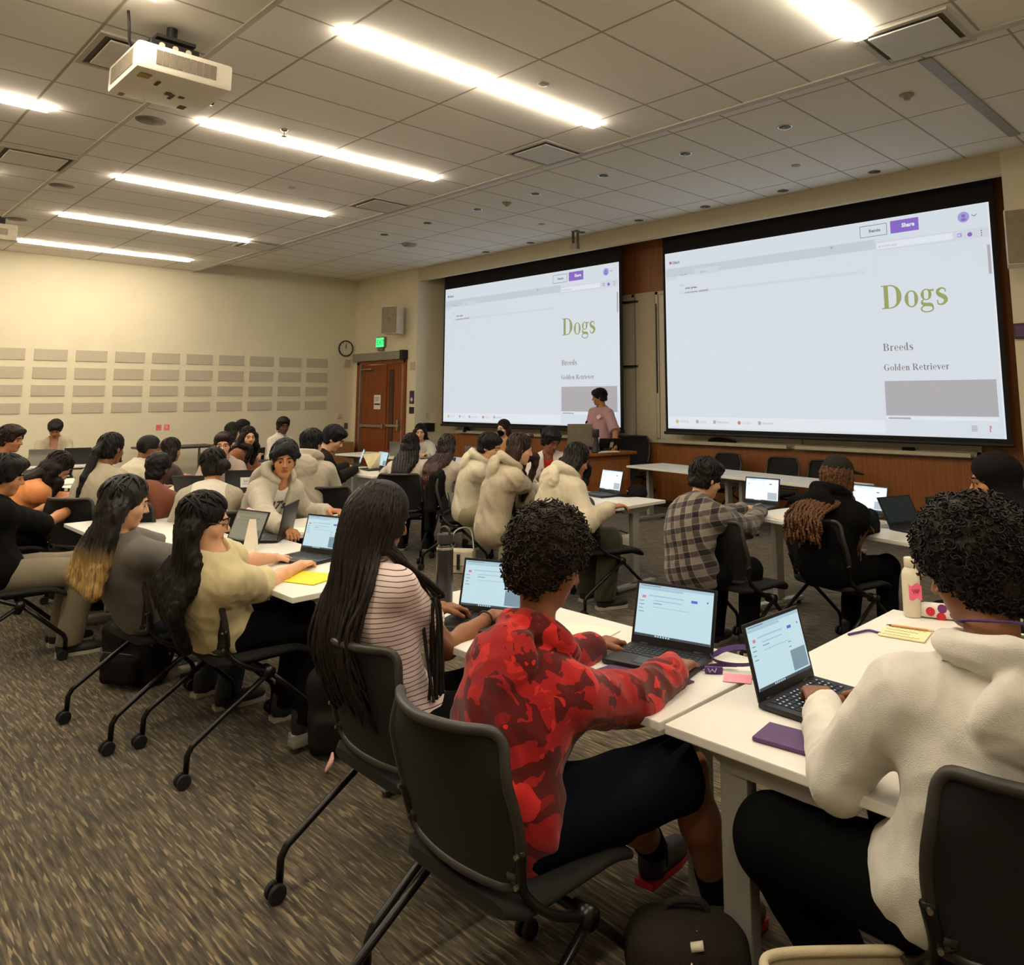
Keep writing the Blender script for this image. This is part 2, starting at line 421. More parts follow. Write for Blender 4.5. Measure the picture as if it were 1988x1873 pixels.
m = MB(); m.box((.02, .0, .19), (.30, .34, .03), bev=.006); m.box((.04, -.02, .235), (.16, .28, .06), bev=.006); m.box((.04, -.02, .285), (.2, .22, .02)); m.tube([(.04, -.02, .29), (.04, -.02, .39)], .03, 16)
m.build('mount', blk, t)
m = MB()
for k in (-1, 0, 1): m.tube([(.121, -.02 + k * .075, .235), (.124, -.02 + k * .075, .235)], .017, 14)
m.build('mount_hole', mat('hole_bright', (206, 196, 172), .5), t)
MB().tube(hull_smooth([(.1, -.28, .39), (.1, -.27, .30), (.06, -.25, .22), (.0, -.2, .18)], 6), .008, 8).build('cable', blk, t, True)
t = thing('wall_camera', 'small white box hanging at the left edge below the ceiling', 'camera', (-11.62, 1.78, 3.62))
MB().box((0, 0, .02), (.24, .30, .20), bev=.02).build('body', mat('camera_white', (214, 204, 180), .5), t, True, ang=40)
MB().box((0, 0, .18), (.06, .06, .17)).build('bracket', blk, t)
MB().box((.122, .0, .02), (.006, .10, .08), bev=.003).build('lens_panel', mat('lens_grey', (160, 150, 130), .5), t)
t = thing('ceiling_camera', 'small grey camera bracket hanging above the gap between the screens', 'camera', (-8.28, 8.60, ZC - .30))
m = MB(); m.box((-.05, 0, .15), (.014, .05, .30)); m.box((.05, 0, .15), (.014, .05, .30)); m.box((0, 0, .292), (.12, .06, .014)); m.build('bracket', mat('bracket_grey', (120, 112, 98), .5, metal=.4), t)
MB().box((0, 0, .045), (.11, .12, .09), bev=.012).build('body', mat('cam_silver', (168, 158, 140), .5), t, True, ang=40)

# ---------------------------------------------------------------- left wall: acoustic panels, clock, boxes
RZ = [(2.43, 2.24), (2.126, 1.934), (1.824, 1.643), (1.524, 1.35)]
rown = ['top', 'second', 'third', 'bottom']
ap = None
for r, (z1, z0) in enumerate(RZ):
    for k in range(11):
        y1 = 8.31 - .6055 * k
        lab = 'grey acoustic wall panel, %s row, %s from the door end' % (rown[r], ordn[k])
        if ap is None:
            ap = MB().box((.006, -.24, -.094), (.012, .48, .188), bev=.003).build('acoustic_panel', greym, None); o = ap
            tag(o, None, 'wall panel', 'grey acoustic panels on the left wall')
        else: o = ap.copy(); COL.objects.link(o)
        o.location = (XL + .001, y1, z1); o.scale = (1, 1, (z1 - z0) / .188); o['label'] = lab
t = thing('wall_clock', 'round white wall clock with black rim beside the door', 'clock', (XL, 8.73, 2.675))
Rx = Matrix.Rotation(PI / 2, 3, 'Y')
MB().lathe([(.155, 0), (.175, 0), (.18, .02), (.172, .035), (.158, .03), (.155, .015)], n=40, M=Rx, cap=False).build('rim', blk, t, True)
MB().lathe([(0.001, .012), (.158, .012)], n=40, M=Rx, cap=False).build('dial', mat('clock_dial', (214, 206, 186), .5, var=0), t)
m = MB()
for k in range(12):
    a = PI * k / 6; m.box((.0135, .135 * math.sin(a), .135 * math.cos(a)), (.003, .008, .02), M=Matrix.Rotation(-a, 3, 'X'))
m.build('hour_marks', blk, t)
m = MB(); m.box((.016, -.005, .035), (.003, .009, .075)); m.box((.017, .01, .05), (.003, .006, .11), M=Matrix.Rotation(.1, 3, 'X')); m.build('hands', blk, t)
def wbox(name, lab, cat, y, z, d, col, parts=()):
    return tag(MB().box((d[0] / 2, 0, 0), d, bev=.006).build(name, mat(name + '_m', col, .5), None, False, (XL, y, z)), lab, cat)
wbox('wall_strobe', 'square white alarm box on the wall under the clock', 'alarm', 8.76, 2.35, (.05, .13, .16), (190, 180, 156))
wbox('thermostat', 'small white thermostat on the wall left of the door', 'thermostat', 8.63, 1.20, (.03, .10, .10), (206, 196, 172))
wbox('wall_switch', 'small dark control plate on the wall left of the door', 'switch', 8.80, .98, (.02, .085, .13), (96, 84, 70))
for k, (y, lab) in enumerate(((5.0, 'pink paper note on the wall, left of two'), (5.14, 'pink paper note with a white mark, right of two'))):
    t = thing('hanging_note', lab, 'note', (XL + .001, y, 1.06), 0)
    MB().box((.001, 0, 0), (.002, .095, .105)).build('sheet', mat('pink_paper', (236, 120, 122), .8, var=.05), t)
    m = MB(); [m.box((.0025, -.01 + .004 * q, .03 - .02 * q), (.001, .05 - .008 * q, .006)) for q in range(3)]; m.build('writing', mat('pink_ink' if k == 0 else 'white_ink', (190, 60, 80) if k == 0 else (250, 226, 216), .8, var=0), t)
t = thing('cardboard_box', 'brown cardboard box against the wall beside the door', 'box', (-15.22, 8.48, FZ))
MB().box((0, 0, .36), (.44, .5, .72), bev=.008).build('carton', mat('cardboard', (158, 116, 70), .85, var=.08), t)
MB().box((0.0, 0, .7205), (.07, .5, .002)).build('tape', mat('tape', (180, 142, 96), .4), t)

# ---------------------------------------------------------------- door
t = struct(MB().box((-14.3, YD + 1.6, 1.3), (2.36, .1, 3.0)).build('wall_hallway', mat('hallway_paint', (240, 236, 226), .7, var=.02)))
hl = thing('hallway_ceiling_light', 'bright hallway lamp seen through the gap of the door', 'lamp', ((DX0 + DX1) / 2, YD + .9, 2.62))
MB().box((0, 0, 0), (1.8, .3, .04)).build('diffuser', emat('hall_lit', (1, .97, .92), 14.0), hl)
MB().box((0, 0, .03), (1.86, .34, .03)).build('housing', alu, hl)
struct(bx('floor_hallway', (-15.48, YD + .18, -.2), (-13.12, YD + 1.6, FZ), carpet)); struct(bx('ceiling_hallway', (-15.48, YD + .18, 2.70), (-13.12, YD + 1.6, 2.8), wallm))
steel = mat('brushed_steel', (176, 168, 154), .35, metal=.8, var=.04)
fr = MB(); fr.box((DX0 + .045, YD + .07, DZ / 2), (.09, .24, DZ)); fr.box((DX1 - .03, YD + .07, DZ / 2), (.06, .24, DZ)); fr.box(((DX0 + DX1) / 2, YD + .07, DZ - .03), (DX1 - DX0, .24, .06))
d1 = struct(fr.build('door_1', doorwood))
lf = MB(); lf.box((-14.65, YD + .02, 1.13), (.99, .045, 2.32)); ol = lf.build('door_leaf', doorwood, d1); ol['label'] = 'reddish wooden door leaf with a white notice'
m = MB(); m.box((-14.65, YD - .045, 1.0), (.86, .05, .055), bev=.015); m.box((-15.05, YD - .02, 1.0), (.06, .06, .09)); m.box((-14.22, YD - .02, 1.0), (.06, .06, .09)); m.build('push_bar', steel, ol)
l2 = MB(); l2.box((-13.88, YD + .04, 1.13), (.55, .045, 2.32), M=Matrix.Identity(3)); o2 = l2.build('door_leaf', doorwood, d1)
MB().box((-13.98, YD + .012, 1.35), (.16, .02, 1.65)).build('vision_glass', mat('dark_glass', (74, 48, 36), .15), o2)
m = MB(); m.box((-13.86, YD - .025, 1.02), (.48, .05, .055), bev=.015); m.box((-13.68, YD - .0, 1.03), (.06, .06, .22)); m.build('push_bar', steel, o2)
MB().box((-13.575, YD + .03, 1.15), (.03, .06, 2.28)).build('edge_strip', steel, o2)
m = MB(); m.box((-15.13, YD - .03, 1.16), (.05, .05, 2.32)); m.build('edge_strip', steel, ol)
m = MB(); m.box((-14.9, YD - .06, 2.2), (.6, .02, .03), rz=-.12); m.build('closer_arm', steel, d1)
op = thing('door_operator', 'long grey automatic opener box above the door', 'door opener', ((DX0 + DX1) / 2 - .02, YD - .08, 2.40))
MB().box((-.05, .01, .06), (1.86, .14, .17), bev=.01).build('cover', mat('operator_grey', (150, 144, 132), .45, metal=.3), op)
MB().box((.92, .01, .06), (.10, .142, .20), bev=.005).build('end_cap', blk, op)
n_ = thing('door_notice', 'white paper notice with a black bar taped to the door', 'notice', (-14.47, YD - .012, 1.50))
MB().box((0, 0, 0), (.26, .004, .30)).build('sheet', mat('notice_paper', (236, 220, 212), .8, var=.02), n_)
m = MB(); m.box((0, -.003, -.045), (.22, .002, .03)); [m.box((-.01, -.003, .1 - .035 * q), (.18 - .02 * q, .002, .008)) for q in range(3)]; m.build('writing', mat('ink_black', (30, 24, 26), .8, var=0), n_)
# exit sign
e_ = thing('exit_sign', 'small glowing green exit sign above the door', 'exit sign', (-14.36, YD, 2.74), 0)
MB().box((0, -.03, .02), (.33, .06, .23), bev=.008).build('case', mat('exit_case', (120, 128, 110), .5), e_)
MB().box((0, -.0615, .02), (.29, .004, .19)).build('lit_face', emat('exit_green', (.03, .95, .12), 1.6), e_)
EXITP = e_
MB().box((0, -.03, -.13), (.2, .05, .05)).build('bracket', mat('exit_case', (120, 128, 110), .5), e_)
# loudspeaker by the door and the one on the right wall
def loudspeaker(lab, loc, rz):
    t = thing('wall_loudspeaker', lab, 'loudspeaker', loc, rz)
    MB().box((0, 0, 0), (.36, .30, .56), bev=.012).build('cabinet', mat('speaker_white', (214, 208, 192), .5), t)
    MB().box((0, -.153, 0), (.335, .012, .535), bev=.006).build('grille', mat('speaker_grille', (150, 138, 116), .8, bump=.4, bs=600), t)
    MB().box((0, -.161, .02), (.022, .003, .022)).build('badge', blk, t)
    MB().box((0, .20, 0), (.10, .14, .14)).build('bracket', blk, t); return t
loudspeaker('white box loudspeaker mounted above the door corner', (-13.56, YD - .27, 3.16), .5)
loudspeaker('beige box loudspeaker cut off at the right edge, beside the large screen', (-1.98, YD - .38, 3.16), .25)
for nm, lab, cat, x, z, d, c in (('room_sign', 'purple and white room sign beside the door', 'sign', -13.20, 1.60, (.15, .012, .26), (70, 48, 78)), ('wall_plate', 'dark plate under the purple room sign', 'plate', -13.20, 1.34, (.16, .012, .13), (46, 38, 32)),
                            ('wall_bell', 'pale vent grille beside the top of the door', 'vent', -13.20, 2.23, (.15, .02, .16), (190, 180, 156))):
    o = tag(MB().box((0, -d[1] / 2, 0), d, bev=.003).build(nm, mat(nm + '_m', c, .5), None, False, (x, YD, z)), lab, cat)
m = MB(); m.box((0, -.0135, -.045), (.07, .002, .07), M=Matrix.Rotation(.78, 3, 'Y')); m.build('emblem', mat('sign_white', (226, 220, 214), .6, var=0), bpy.data.objects['room_sign'])
# return wall plates
t = thing('wall_telephone', 'black wall box on the side wall left of the left screen', 'telephone', (RX0, 9.28, 1.0))
MB().box((.02, 0, 0), (.04, .26, .17), bev=.006).build('case', blk, t)
t = thing('wall_outlets', 'white switch plates and papers on the side wall by the left screen', 'switch', (RX0, 9.36, 1.2))
m = MB(); m.box((.006, -.13, .03), (.012, .08, .12)); m.build('plate', trimw, t); m = MB(); m.box((.004, .04, .0), (.008, .13, .16)); m.box((.02, .03, -.11), (.04, .16, .02)); m.build('papers', mat('paper_white', (226, 218, 202), .8, var=.03), t)
t = thing('purple_screen_edge', 'dark purple framed panel cut off at the right edge', 'panel', (-1.98, YD, 2.26))
MB().box((0, -.03, 0), (.52, .05, .16), bev=.006).build('frame', mat('panel_dark', (44, 26, 40), .4), t)
MB().box((0, -.057, 0), (.48, .004, .11)).build('face', mat('panel_purple', (84, 44, 96), .4), t)
# ================================================================ SERIF LETTERS (outline strokes, cap height 1)
def _stroke(pts, ws, n=7, closed=False):
    P = hull_smooth(pts, n) if len(pts) > 2 else [np.array(p, float) for p in pts]
    m = len(P); W = np.interp(np.linspace(0, 1, m), np.linspace(0, 1, len(ws)), ws); out = []; L = []; R = []
    for i in range(m):
        a = P[max(i - 1, 0)]; b = P[min(i + 1, m - 1)]; t = (b - a) / (np.linalg.norm(b - a) + 1e-9); nn = np.array([-t[1], t[0]]) * W[i] / 2
        L.append(P[i] + nn); R.append(P[i] - nn)
    for i in range(m - 1): out.append([R[i], R[i + 1], L[i + 1], L[i]])
    return out
def _r(a, b, c, d): return [[(a, b), (c, b), (c, d), (a, d)]]
def _ell(cx, cy, rx, ry, a0, a1, thick, thin, n=28):
    out = []; pr = None
    for i in range(n + 1):
        a = math.radians(a0 + (a1 - a0) * i / n); w = thin + (thick - thin) * abs(math.cos(a)) ** 1.4
        o = np.array([cx + rx * math.cos(a), cy + ry * math.sin(a)]); q = np.array([cx + (rx - w) * math.cos(a), cy + (ry - thin - (w - thin) * .15) * math.sin(a)])
        if pr: out.append([pr[0], o, q, pr[1]])
        pr = (o, q)
    return out
def _serif(x0, x1, y0): return _r(x0, y0, x1, y0 + .045)
GLY = {
 'D': (.98, _r(.12, 0, .32, 1) + _serif(0, .45, 0) + _serif(0, .45, .955) + _ell(.40, .5, .52, .5, -90, 90, .23, .05)),
 'B': (.88, _r(.12, 0, .32, 1) + _serif(0, .45, 0) + _serif(0, .45, .955) + _ell(.40, .755, .38, .245, -90, 90, .2, .05) + _ell(.40, .27, .43, .27, -90, 90, .22, .05)),
 'R': (.98, _r(.12, 0, .32, 1) + _serif(0, .45, 0) + _serif(0, .45, .955) + _ell(.40, .74, .40, .26, -90, 90, .21, .05) + _stroke([(.48, .5), (.82, .03)], [.2, .2]) + _serif(.72, .98, 0)),
 'G': (1.0, _ell(.52, .5, .47, .52, 50, 300, .23, .055) + _r(.66, .06, .86, .44) + _serif(.55, .97, .42) + _r(.82, .68, .86, .98)),
 'o': (.66, _ell(.33, .335, .30, .355, 0, 360, .17, .05)),
 'g': (.64, _ell(.28, .46, .235, .235, 0, 360, .14, .045) + _r(.42, .58, .62, .66) + _ell(.30, -.12, .29, .16, 0, 360, .07, .05) + _stroke([(.14, .26), (.08, .14), (.2, .06), (.46, .03), (.55, -.08)], [.05, .1, .14, .15, .06])),
 's': (.52, _stroke([(.42, .50), (.40, .62), (.25, .665), (.10, .57), (.14, .43), (.36, .30), (.42, .16), (.28, .02), (.10, .04), (.07, .2)], [.05, .05, .07, .13, .17, .19, .16, .08, .05, .05])),
 'e': (.60, _ell(.31, .335, .27, .355, 20, 318, .16, .05) + _r(.12, .34, .55, .40) + _r(.44, .38, .57, .47)),
 'r': (.54, _r(.10, 0, .28, .66) + _serif(0, .38, 0) + _serif(0, .2, .62) + _stroke([(.26, .48), (.36, .62), (.5, .58)], [.06, .1, .15])),
 'd': (.68, _ell(.29, .335, .26, .35, 70, 290, .16, .05) + _r(.36, 0, .54, 1.02) + _serif(.28, .45, .98) + _serif(.45, .66, 0)),
 'l': (.36, _r(.09, 0, .27, 1.02) + _serif(0, .36, 0) + _serif(0, .2, .98)),
 'i': (.36, _r(.09, 0, .27, .66) + _serif(0, .36, 0) + _serif(0, .2, .62) + _ell(.18, .88, .11, .11, 0, 360, .1, .1)),
 'n': (.70, _r(.09, 0, .27, .66) + _serif(0, .36, 0) + _serif(0, .2, .62) + _stroke([(.25, .50), (.36, .62), (.48, .58), (.52, .4)], [.05, .09, .16, .18]) + _r(.43, 0, .61, .45) + _serif(.36, .7, 0)),
 't': (.42, _stroke([(.20, .86), (.2, .5), (.2, .14), (.30, .04), (.4, .08)], [.1, .17, .18, .14, .05]) + _r(.02, .60, .38, .67)),
 'v': (.62, _stroke([(.12, .65), (.33, .03)], [.18, .16]) + _stroke([(.52, .65), (.33, .03)], [.05, .08]) + _serif(0, .3, .62) + _serif(.4, .62, .62)),
 ' ': (.32, []),
}
def serif_text(mb, txt, f, x, y, h, mi, squeeze=1.0):    # f(u, v, lift) -> 3-D point, h = cap height in u units per cap, y = base line
    for ch in txt:
        w, polys = GLY[ch]
        for k, p in enumerate(polys):
            mb.add([f(x + q[0] * h * squeeze, y + q[1] * h) for q in p], [(0, 1, 2, 3)], mi)
        x += (w + .04) * h * squeeze
    return x
def sans_text(name, txt, size, m, loc, R, parent=None, bold=0.0, align='LEFT'):
    cu = bpy.data.curves.new(name, 'FONT'); cu.body = txt; cu.size = size; cu.align_x = align; cu.offset = bold; cu.resolution_u = 2
    o = bpy.data.objects.new(name, cu); COL.objects.link(o)
    dg = bpy.context.evaluated_depsgraph_get(); dg.update()
    me = bpy.data.meshes.new_from_object(o.evaluated_get(dg)); bpy.data.objects.remove(o)
    me.materials.clear(); me.materials.append(m); me.name = name
    o = bpy.data.objects.new(name, me); COL.objects.link(o)
    o.matrix_world = Matrix.Translation(Vector([float(c) for c in loc])) @ R.to_4x4()
    if parent: o.parent = parent; o.matrix_parent_inverse = parent.matrix_basis.inverted()
    return o
RFRONT = Matrix(((1, 0, 0), (0, 0, -1), (0, 1, 0)))      # text plane facing -y (towards the class)

# ---------------------------------------------------------------- projection screens
SE = 0.45
def scr(name, c, k=1.0):
    l = lin(c); return emat('glow_' + name, l[:3], SE * k)
S_M = [scr('page', (214, 223, 232)), scr('bar', (196, 205, 215)), scr('purple', (134, 100, 196)), scr('olive', (150, 158, 96)), scr('darktext', (128, 120, 124)),
       scr('grey', (172, 170, 176)), scr('line', (120, 126, 136)), scr('pale', (208, 214, 224)), scr('white', (226, 233, 240)), scr('red', (200, 130, 124)), scr('amber', (212, 180, 120)), scr('lilac', (160, 156, 214))]
scrblack = mat('screen_mask', (24, 21, 18), 0.9, var=0.05)
def screen(lab, x0, x1, z0, z1, ztop):
    W, Hh = x1 - x0, z1 - z0; y = 9.285
    t = thing('projection_screen', lab, 'screen', ((x0 + x1) / 2, y, z0), 0, 'projection screens')
    ox, oz = (x0 + x1) / 2, z0
    bm_ = MB()
    bm_.box((0, .012, (ztop - z0) / 2 - .03), (W + .10, .012, ztop - z0 + .10)); bm_.build('black_border', scrblack, t)
    MB().tube([(-W / 2 - .07, .0, -.065), (W / 2 + .07, .0, -.065)], .022, 10).build('weight_bar', blk, t)
    MB().box((0, .0, ztop - z0 + .06), (W + .30, .16, .12), bev=.01).build('case', scrblack, t)
    lift = [0]
    def f(u, v, k=None): return (u * W - W / 2, -.002 - .0006 * lift[0], Hh - v * Hh)
    m = MB(); m.quad((-W / 2, -.002, 0), (W / 2, -.002, 0), (W / 2, -.002, Hh), (-W / 2, -.002, Hh), 0)
    def rect(u0, v0, u1, v1, mi, lv=1):
        lift[0] = lv; m.add([f(u0, v1), f(u1, v1), f(u1, v0), f(u0, v0)], [(0, 1, 2, 3)], mi)
    def ring(u0, v0, u1, v1, mi, wd=.0028):
        a = wd * Hh / W; rect(u0, v0, u1, v0 + wd, mi, 2); rect(u0, v1 - wd, u1, v1, mi, 2); rect(u0, v0, u0 + a, v1, mi, 2); rect(u1 - a, v0, u1, v1, mi, 2)
    def disc(u, v, r, mi, lv=2):
        lift[0] = lv; q = [f(u + r * math.cos(a) * Hh / W, v + r * math.sin(a)) for a in np.linspace(0, 2 * PI, 21)[:-1]]; m.add(q[::-1], [tuple(range(20))], mi)
    rect(.0, .0, 1, .0035, 8); rect(0, 0, .003, 1, 8); rect(.996, 0, 1, 1, 8)
    rect(.003, .091, .713, .139, 1); rect(.003, .139, .045, .16, 7); rect(.117, .112, .212, .148, 5, 2); rect(.117, .112, .212, .148, 7, 3)
    rect(.713, .105, .996, .150, 7); rect(.716, .112, .912, .141, 8, 2)
    rect(.713, .15, .7145, .93, 7); rect(.055, .233, .68, .247, 7)
    rect(.756, .017, .830, .076, 2, 2); ring(.672, .021, .747, .077, 6)
    disc(.940, .050, .024, 11); disc(.940, .045, .008, 2, 3); rect(.934, .056, .946, .066, 2, 3)
    for a in (-1, 1):
        lift[0] = 2; m.add([f(.965, .054), f(.965, .050), f(.965 + .006 * a, .043), f(.965 + .006 * a, .047)], [(0, 1, 2, 3), (3, 2, 1, 0)], 6)
    rect(.923, .119, .933, .136, 11, 2); rect(.925, .124, .929, .132, 8, 3); disc(.952, .130, .010, 2); [disc(.979, .12 + .01 * q, .003, 6) for q in range(3)]
    rect(.989, .185, .996, .31, 5, 2); disc(.588, .102, .007, 5)
    rect(.717, .755, .987, .910, 5, 2)
    rect(.717, .915, .985, .928, 8); rect(.722, .918, .780, .926, 5, 2)
    rect(.003, .931, .713, .9325, 7, 2); rect(.003, .9325, .713, .99, 8)
    for u, c, w in ((.037, 10, .05), (.115, 6, .038), (.180, 6, .058), (.268, 9, .046), (.338, 6, .059)):
        if c == 6: rect(u - .005, .950, u + .005, .968, 5, 2)
        else: disc(u, .960, .010, c)
    rect(.924, .948, .937, .972, 5, 2); [rect(.924, .952 + .007 * q, .937, .954 + .007 * q, 8, 3) for q in range(3)]
    # coloured bits of the logo fish and code lines that cannot be read
    rect(.017, .049, .027, .066, 9, 2); rect(.019, .052, .025, .062, 2, 3)
    rect(.078, .236, .13, .243, 5, 2); rect(.134, .234, .165, .244, 5, 2); rect(.1655, .228, .167, .246, 6, 2)
    # headings
    lift[0] = 3; a = (Hh / W)
    F = lambda u, v: f(.7215 + u, .424 - v * W / Hh)
    serif_text(m, 'Dogs', F, 0, 0, .109 * a, 3, squeeze=.92)
    F = lambda u, v: f(.718 + u, .618 - v * W / Hh); serif_text(m, 'Breeds', F, 0, 0, .034 * a, 4, squeeze=1.0)
    F = lambda u, v: f(.717 + u, .708 - v * W / Hh); serif_text(m, 'Golden Retriever', F, 0, 0, .029 * a, 4, squeeze=.97)
    im = m.build('projected_page', S_M, t)
    def tx(s, u, v, h, mi, bold=0.0, rot=None):
        p = f(u, v); o = sans_text('page_text', s, h * Hh * 1.35, S_M[mi], (p[0] + ox, y - .005, p[2] + oz), RFRONT, None, bold)
        o.parent = im; o.matrix_parent_inverse = t.matrix_basis.inverted(); return o
    tx('Glitch', .030, .066, .016, 4, .002); tx('Remix', .697, .056, .016, 6, .002); tx('Share', .786, .053, .019, 8, .003)
    tx('index.html', .060, .139, .009, 4); tx('style.css', .140, .136, .009, 6)
    tx('h1 {', .060, .199, .012, 6); tx('color: green', .080, .219, .012, 4, .002); tx('}', .072, .265, .010, 5)
    tx('STATUS', .048, .966, .012, 5); tx('LOGS', .125, .966, .012, 5); tx('TERMINAL', .189, .966, .012, 5); tx('TOOLS', .279, .966, .012, 5); tx('PREVIEW', .347, .966, .012, 5)
    tx('?', .963, .972, .026, 9, .003); tx('preview page', .722, .133, .012, 5)
    return t
screen('left projection screen showing a Dogs web page, behind the standing speaker', -12.596, -7.967, 1.12, 3.757, 4.08)
screen('right larger projection screen showing a Dogs web page, nearer the viewer', -7.033, -2.486, 1.13, 3.757, 4.08)
sans_text('exit_letters', 'EXIT', .15, emat('exit_letter_dark', (.01, .14, .03), .25), (-14.485, YD - .066, 2.71), RFRONT, EXITP, .003)

# ---------------------------------------------------------------- whiteboards with trays
wbm = mat('whiteboard', (196, 188, 166), .3, var=.03); wbf = mat('whiteboard_frame', (184, 174, 150), .45, metal=.2, var=.03)
for lab, xa, xb in (('long whiteboard behind the left screen', -12.46, -7.90), ('long whiteboard behind the right screen', -7.42, -2.85)):
    t = thing('whiteboard', lab, 'whiteboard', ((xa + xb) / 2, YW, .90), 0, 'whiteboards behind the screens'); w = xb - xa
    MB().box((0, -.02, 1.16), (w, .03, 2.30)).build('board', wbm, t)
    m = MB(); m.box((0, -.03, .03), (w + .06, .05, .06)); m.box((0, -.03, 2.32), (w + .06, .05, .05)); m.box((-w / 2, -.03, 1.17), (.05, .05, 2.34)); m.box((w / 2, -.03, 1.17), (.05, .05, 2.34)); m.box((.05, -.032, 1.17), (.12, .055, 2.34))
    m.build('frame', wbf, t)
    m = MB(); m.box((-w / 4, -.10, .012), (w / 2 - .12, .13, .018)); m.box((w / 4, -.10, .012), (w / 2 - .12, .13, .018)); m.box((-w / 4, -.163, .03), (w / 2 - .12, .01, .04)); m.box((w / 4, -.163, .03), (w / 2 - .12, .01, .04))
    m.build('marker_tray', wbf, t)
t = thing('wall_column', 'beige panel strip with thin dark shelves between the two screens', 'panel', (-7.66, YW - .02, .9)); t.name = 'board_column'
MB().box((0, 0, 1.17), (.40, .05, 2.36)).build('panel', mat('recess_wall', (0, 0, 0)), t)
m = MB(); m.box((-.36, -.05, 2.22), (.44, .06, .03)); m.box((-.38, -.05, 1.18), (.44, .06, .03)); m.build('shelf_edge', blk, t)
MB().box((.235, -.02, 1.45), (.02, .05, 1.4)).build('dark_rail', blk, t)
def erasers():
    for x, z, c, nm, lab in ((-6.25, .938, (28, 24, 22), 'cloth_bundle', 'black cloth left on the marker tray under the right screen'), (-3.62, .945, (40, 30, 28), 'board_eraser', 'dark board eraser on the tray near its right end')):
        pts = [(-.22, 0, .0), (-.1, 0, .03), (.1, 0, .02), (.24, 0, .0)] if nm == 'cloth_bundle' else [(-.07, 0, .01), (.07, 0, .01)]
        o = MB().tube(hull_smooth(pts, 4) if len(pts) > 2 else pts, [.02, .03, .032, .03, .03, .034, .03, .028, .028, .03, .02, .02, .012][:len(hull_smooth(pts, 4))] if len(pts) > 2 else .02, 8).build(nm, mat(nm + '_m', c, .9), None, True, (x, YW - .10, z + .012))
        tag(o, lab, 'cloth' if nm == 'cloth_bundle' else 'eraser')
    o = MB().tube([(-.06, 0, 0), (.06, 0, 0)], .009, 8).build('marker', mat('marker_dark', (50, 44, 42), .5), None, True, (-3.2, YW - .11, .931)); tag(o, 'small dark marker lying at the right end of the marker tray', 'marker')
    o = MB().tube([(-.06, 0, 0), (.06, 0, 0)], .009, 8).build('marker', mat('marker_grey', (90, 84, 80), .5), None, True, (-4.2, YW - .11, .931)); tag(o, 'small grey marker on the tray left of the eraser', 'marker')
    t = thing('black_hat', 'black pointed hat lying on the tray under the left screen', 'hat', (-12.1, YW - .12, .925))
    MB().lathe([(.075, 0), (.08, .012), (.06, .03), (.055, .08), (.04, .15), (.02, .17)], n=20).build('crown', mat('black_cloth', (26, 22, 22), .9), t, True)
erasers()

# ---------------------------------------------------------------- stacking chair on casters
ch_sh = mat('chair_shell', (48, 44, 39), .42, var=.06, spec=.4); ch_mesh = mat('chair_mesh', (19, 17, 15), .85, var=.1, bump=.35, bs=700); ch_seat = mat('chair_seat_fabric', (26, 24, 21), .92, var=.15, vs=60, bump=.3, bs=500)
ch_leg = mat('chair_leg', (22, 20, 18), .3, metal=.3, var=.05); ch_rub = mat('caster_rubber', (20, 18, 17), .7); ch_scr = mat('chair_screw', (150, 142, 126), .3, metal=.9)
def back_pt(u, w):                       # u -1..1 across, w 0..1 up
    z = .475 + .365 * w
    half = .205 + .03 * math.sin(PI * min(1, w * 1.05)) + .004 * w
    y = -.215 - .09 * w ** 1.3 + .035 * (u * u) * (1 - .35 * w) + (.045 * max(0, w - .72) / .28 * abs(u) ** 3)
    y -= .02 * max(0, w - .86) / .14 * (1 - abs(u))
    return np.array([u * half, y, z])
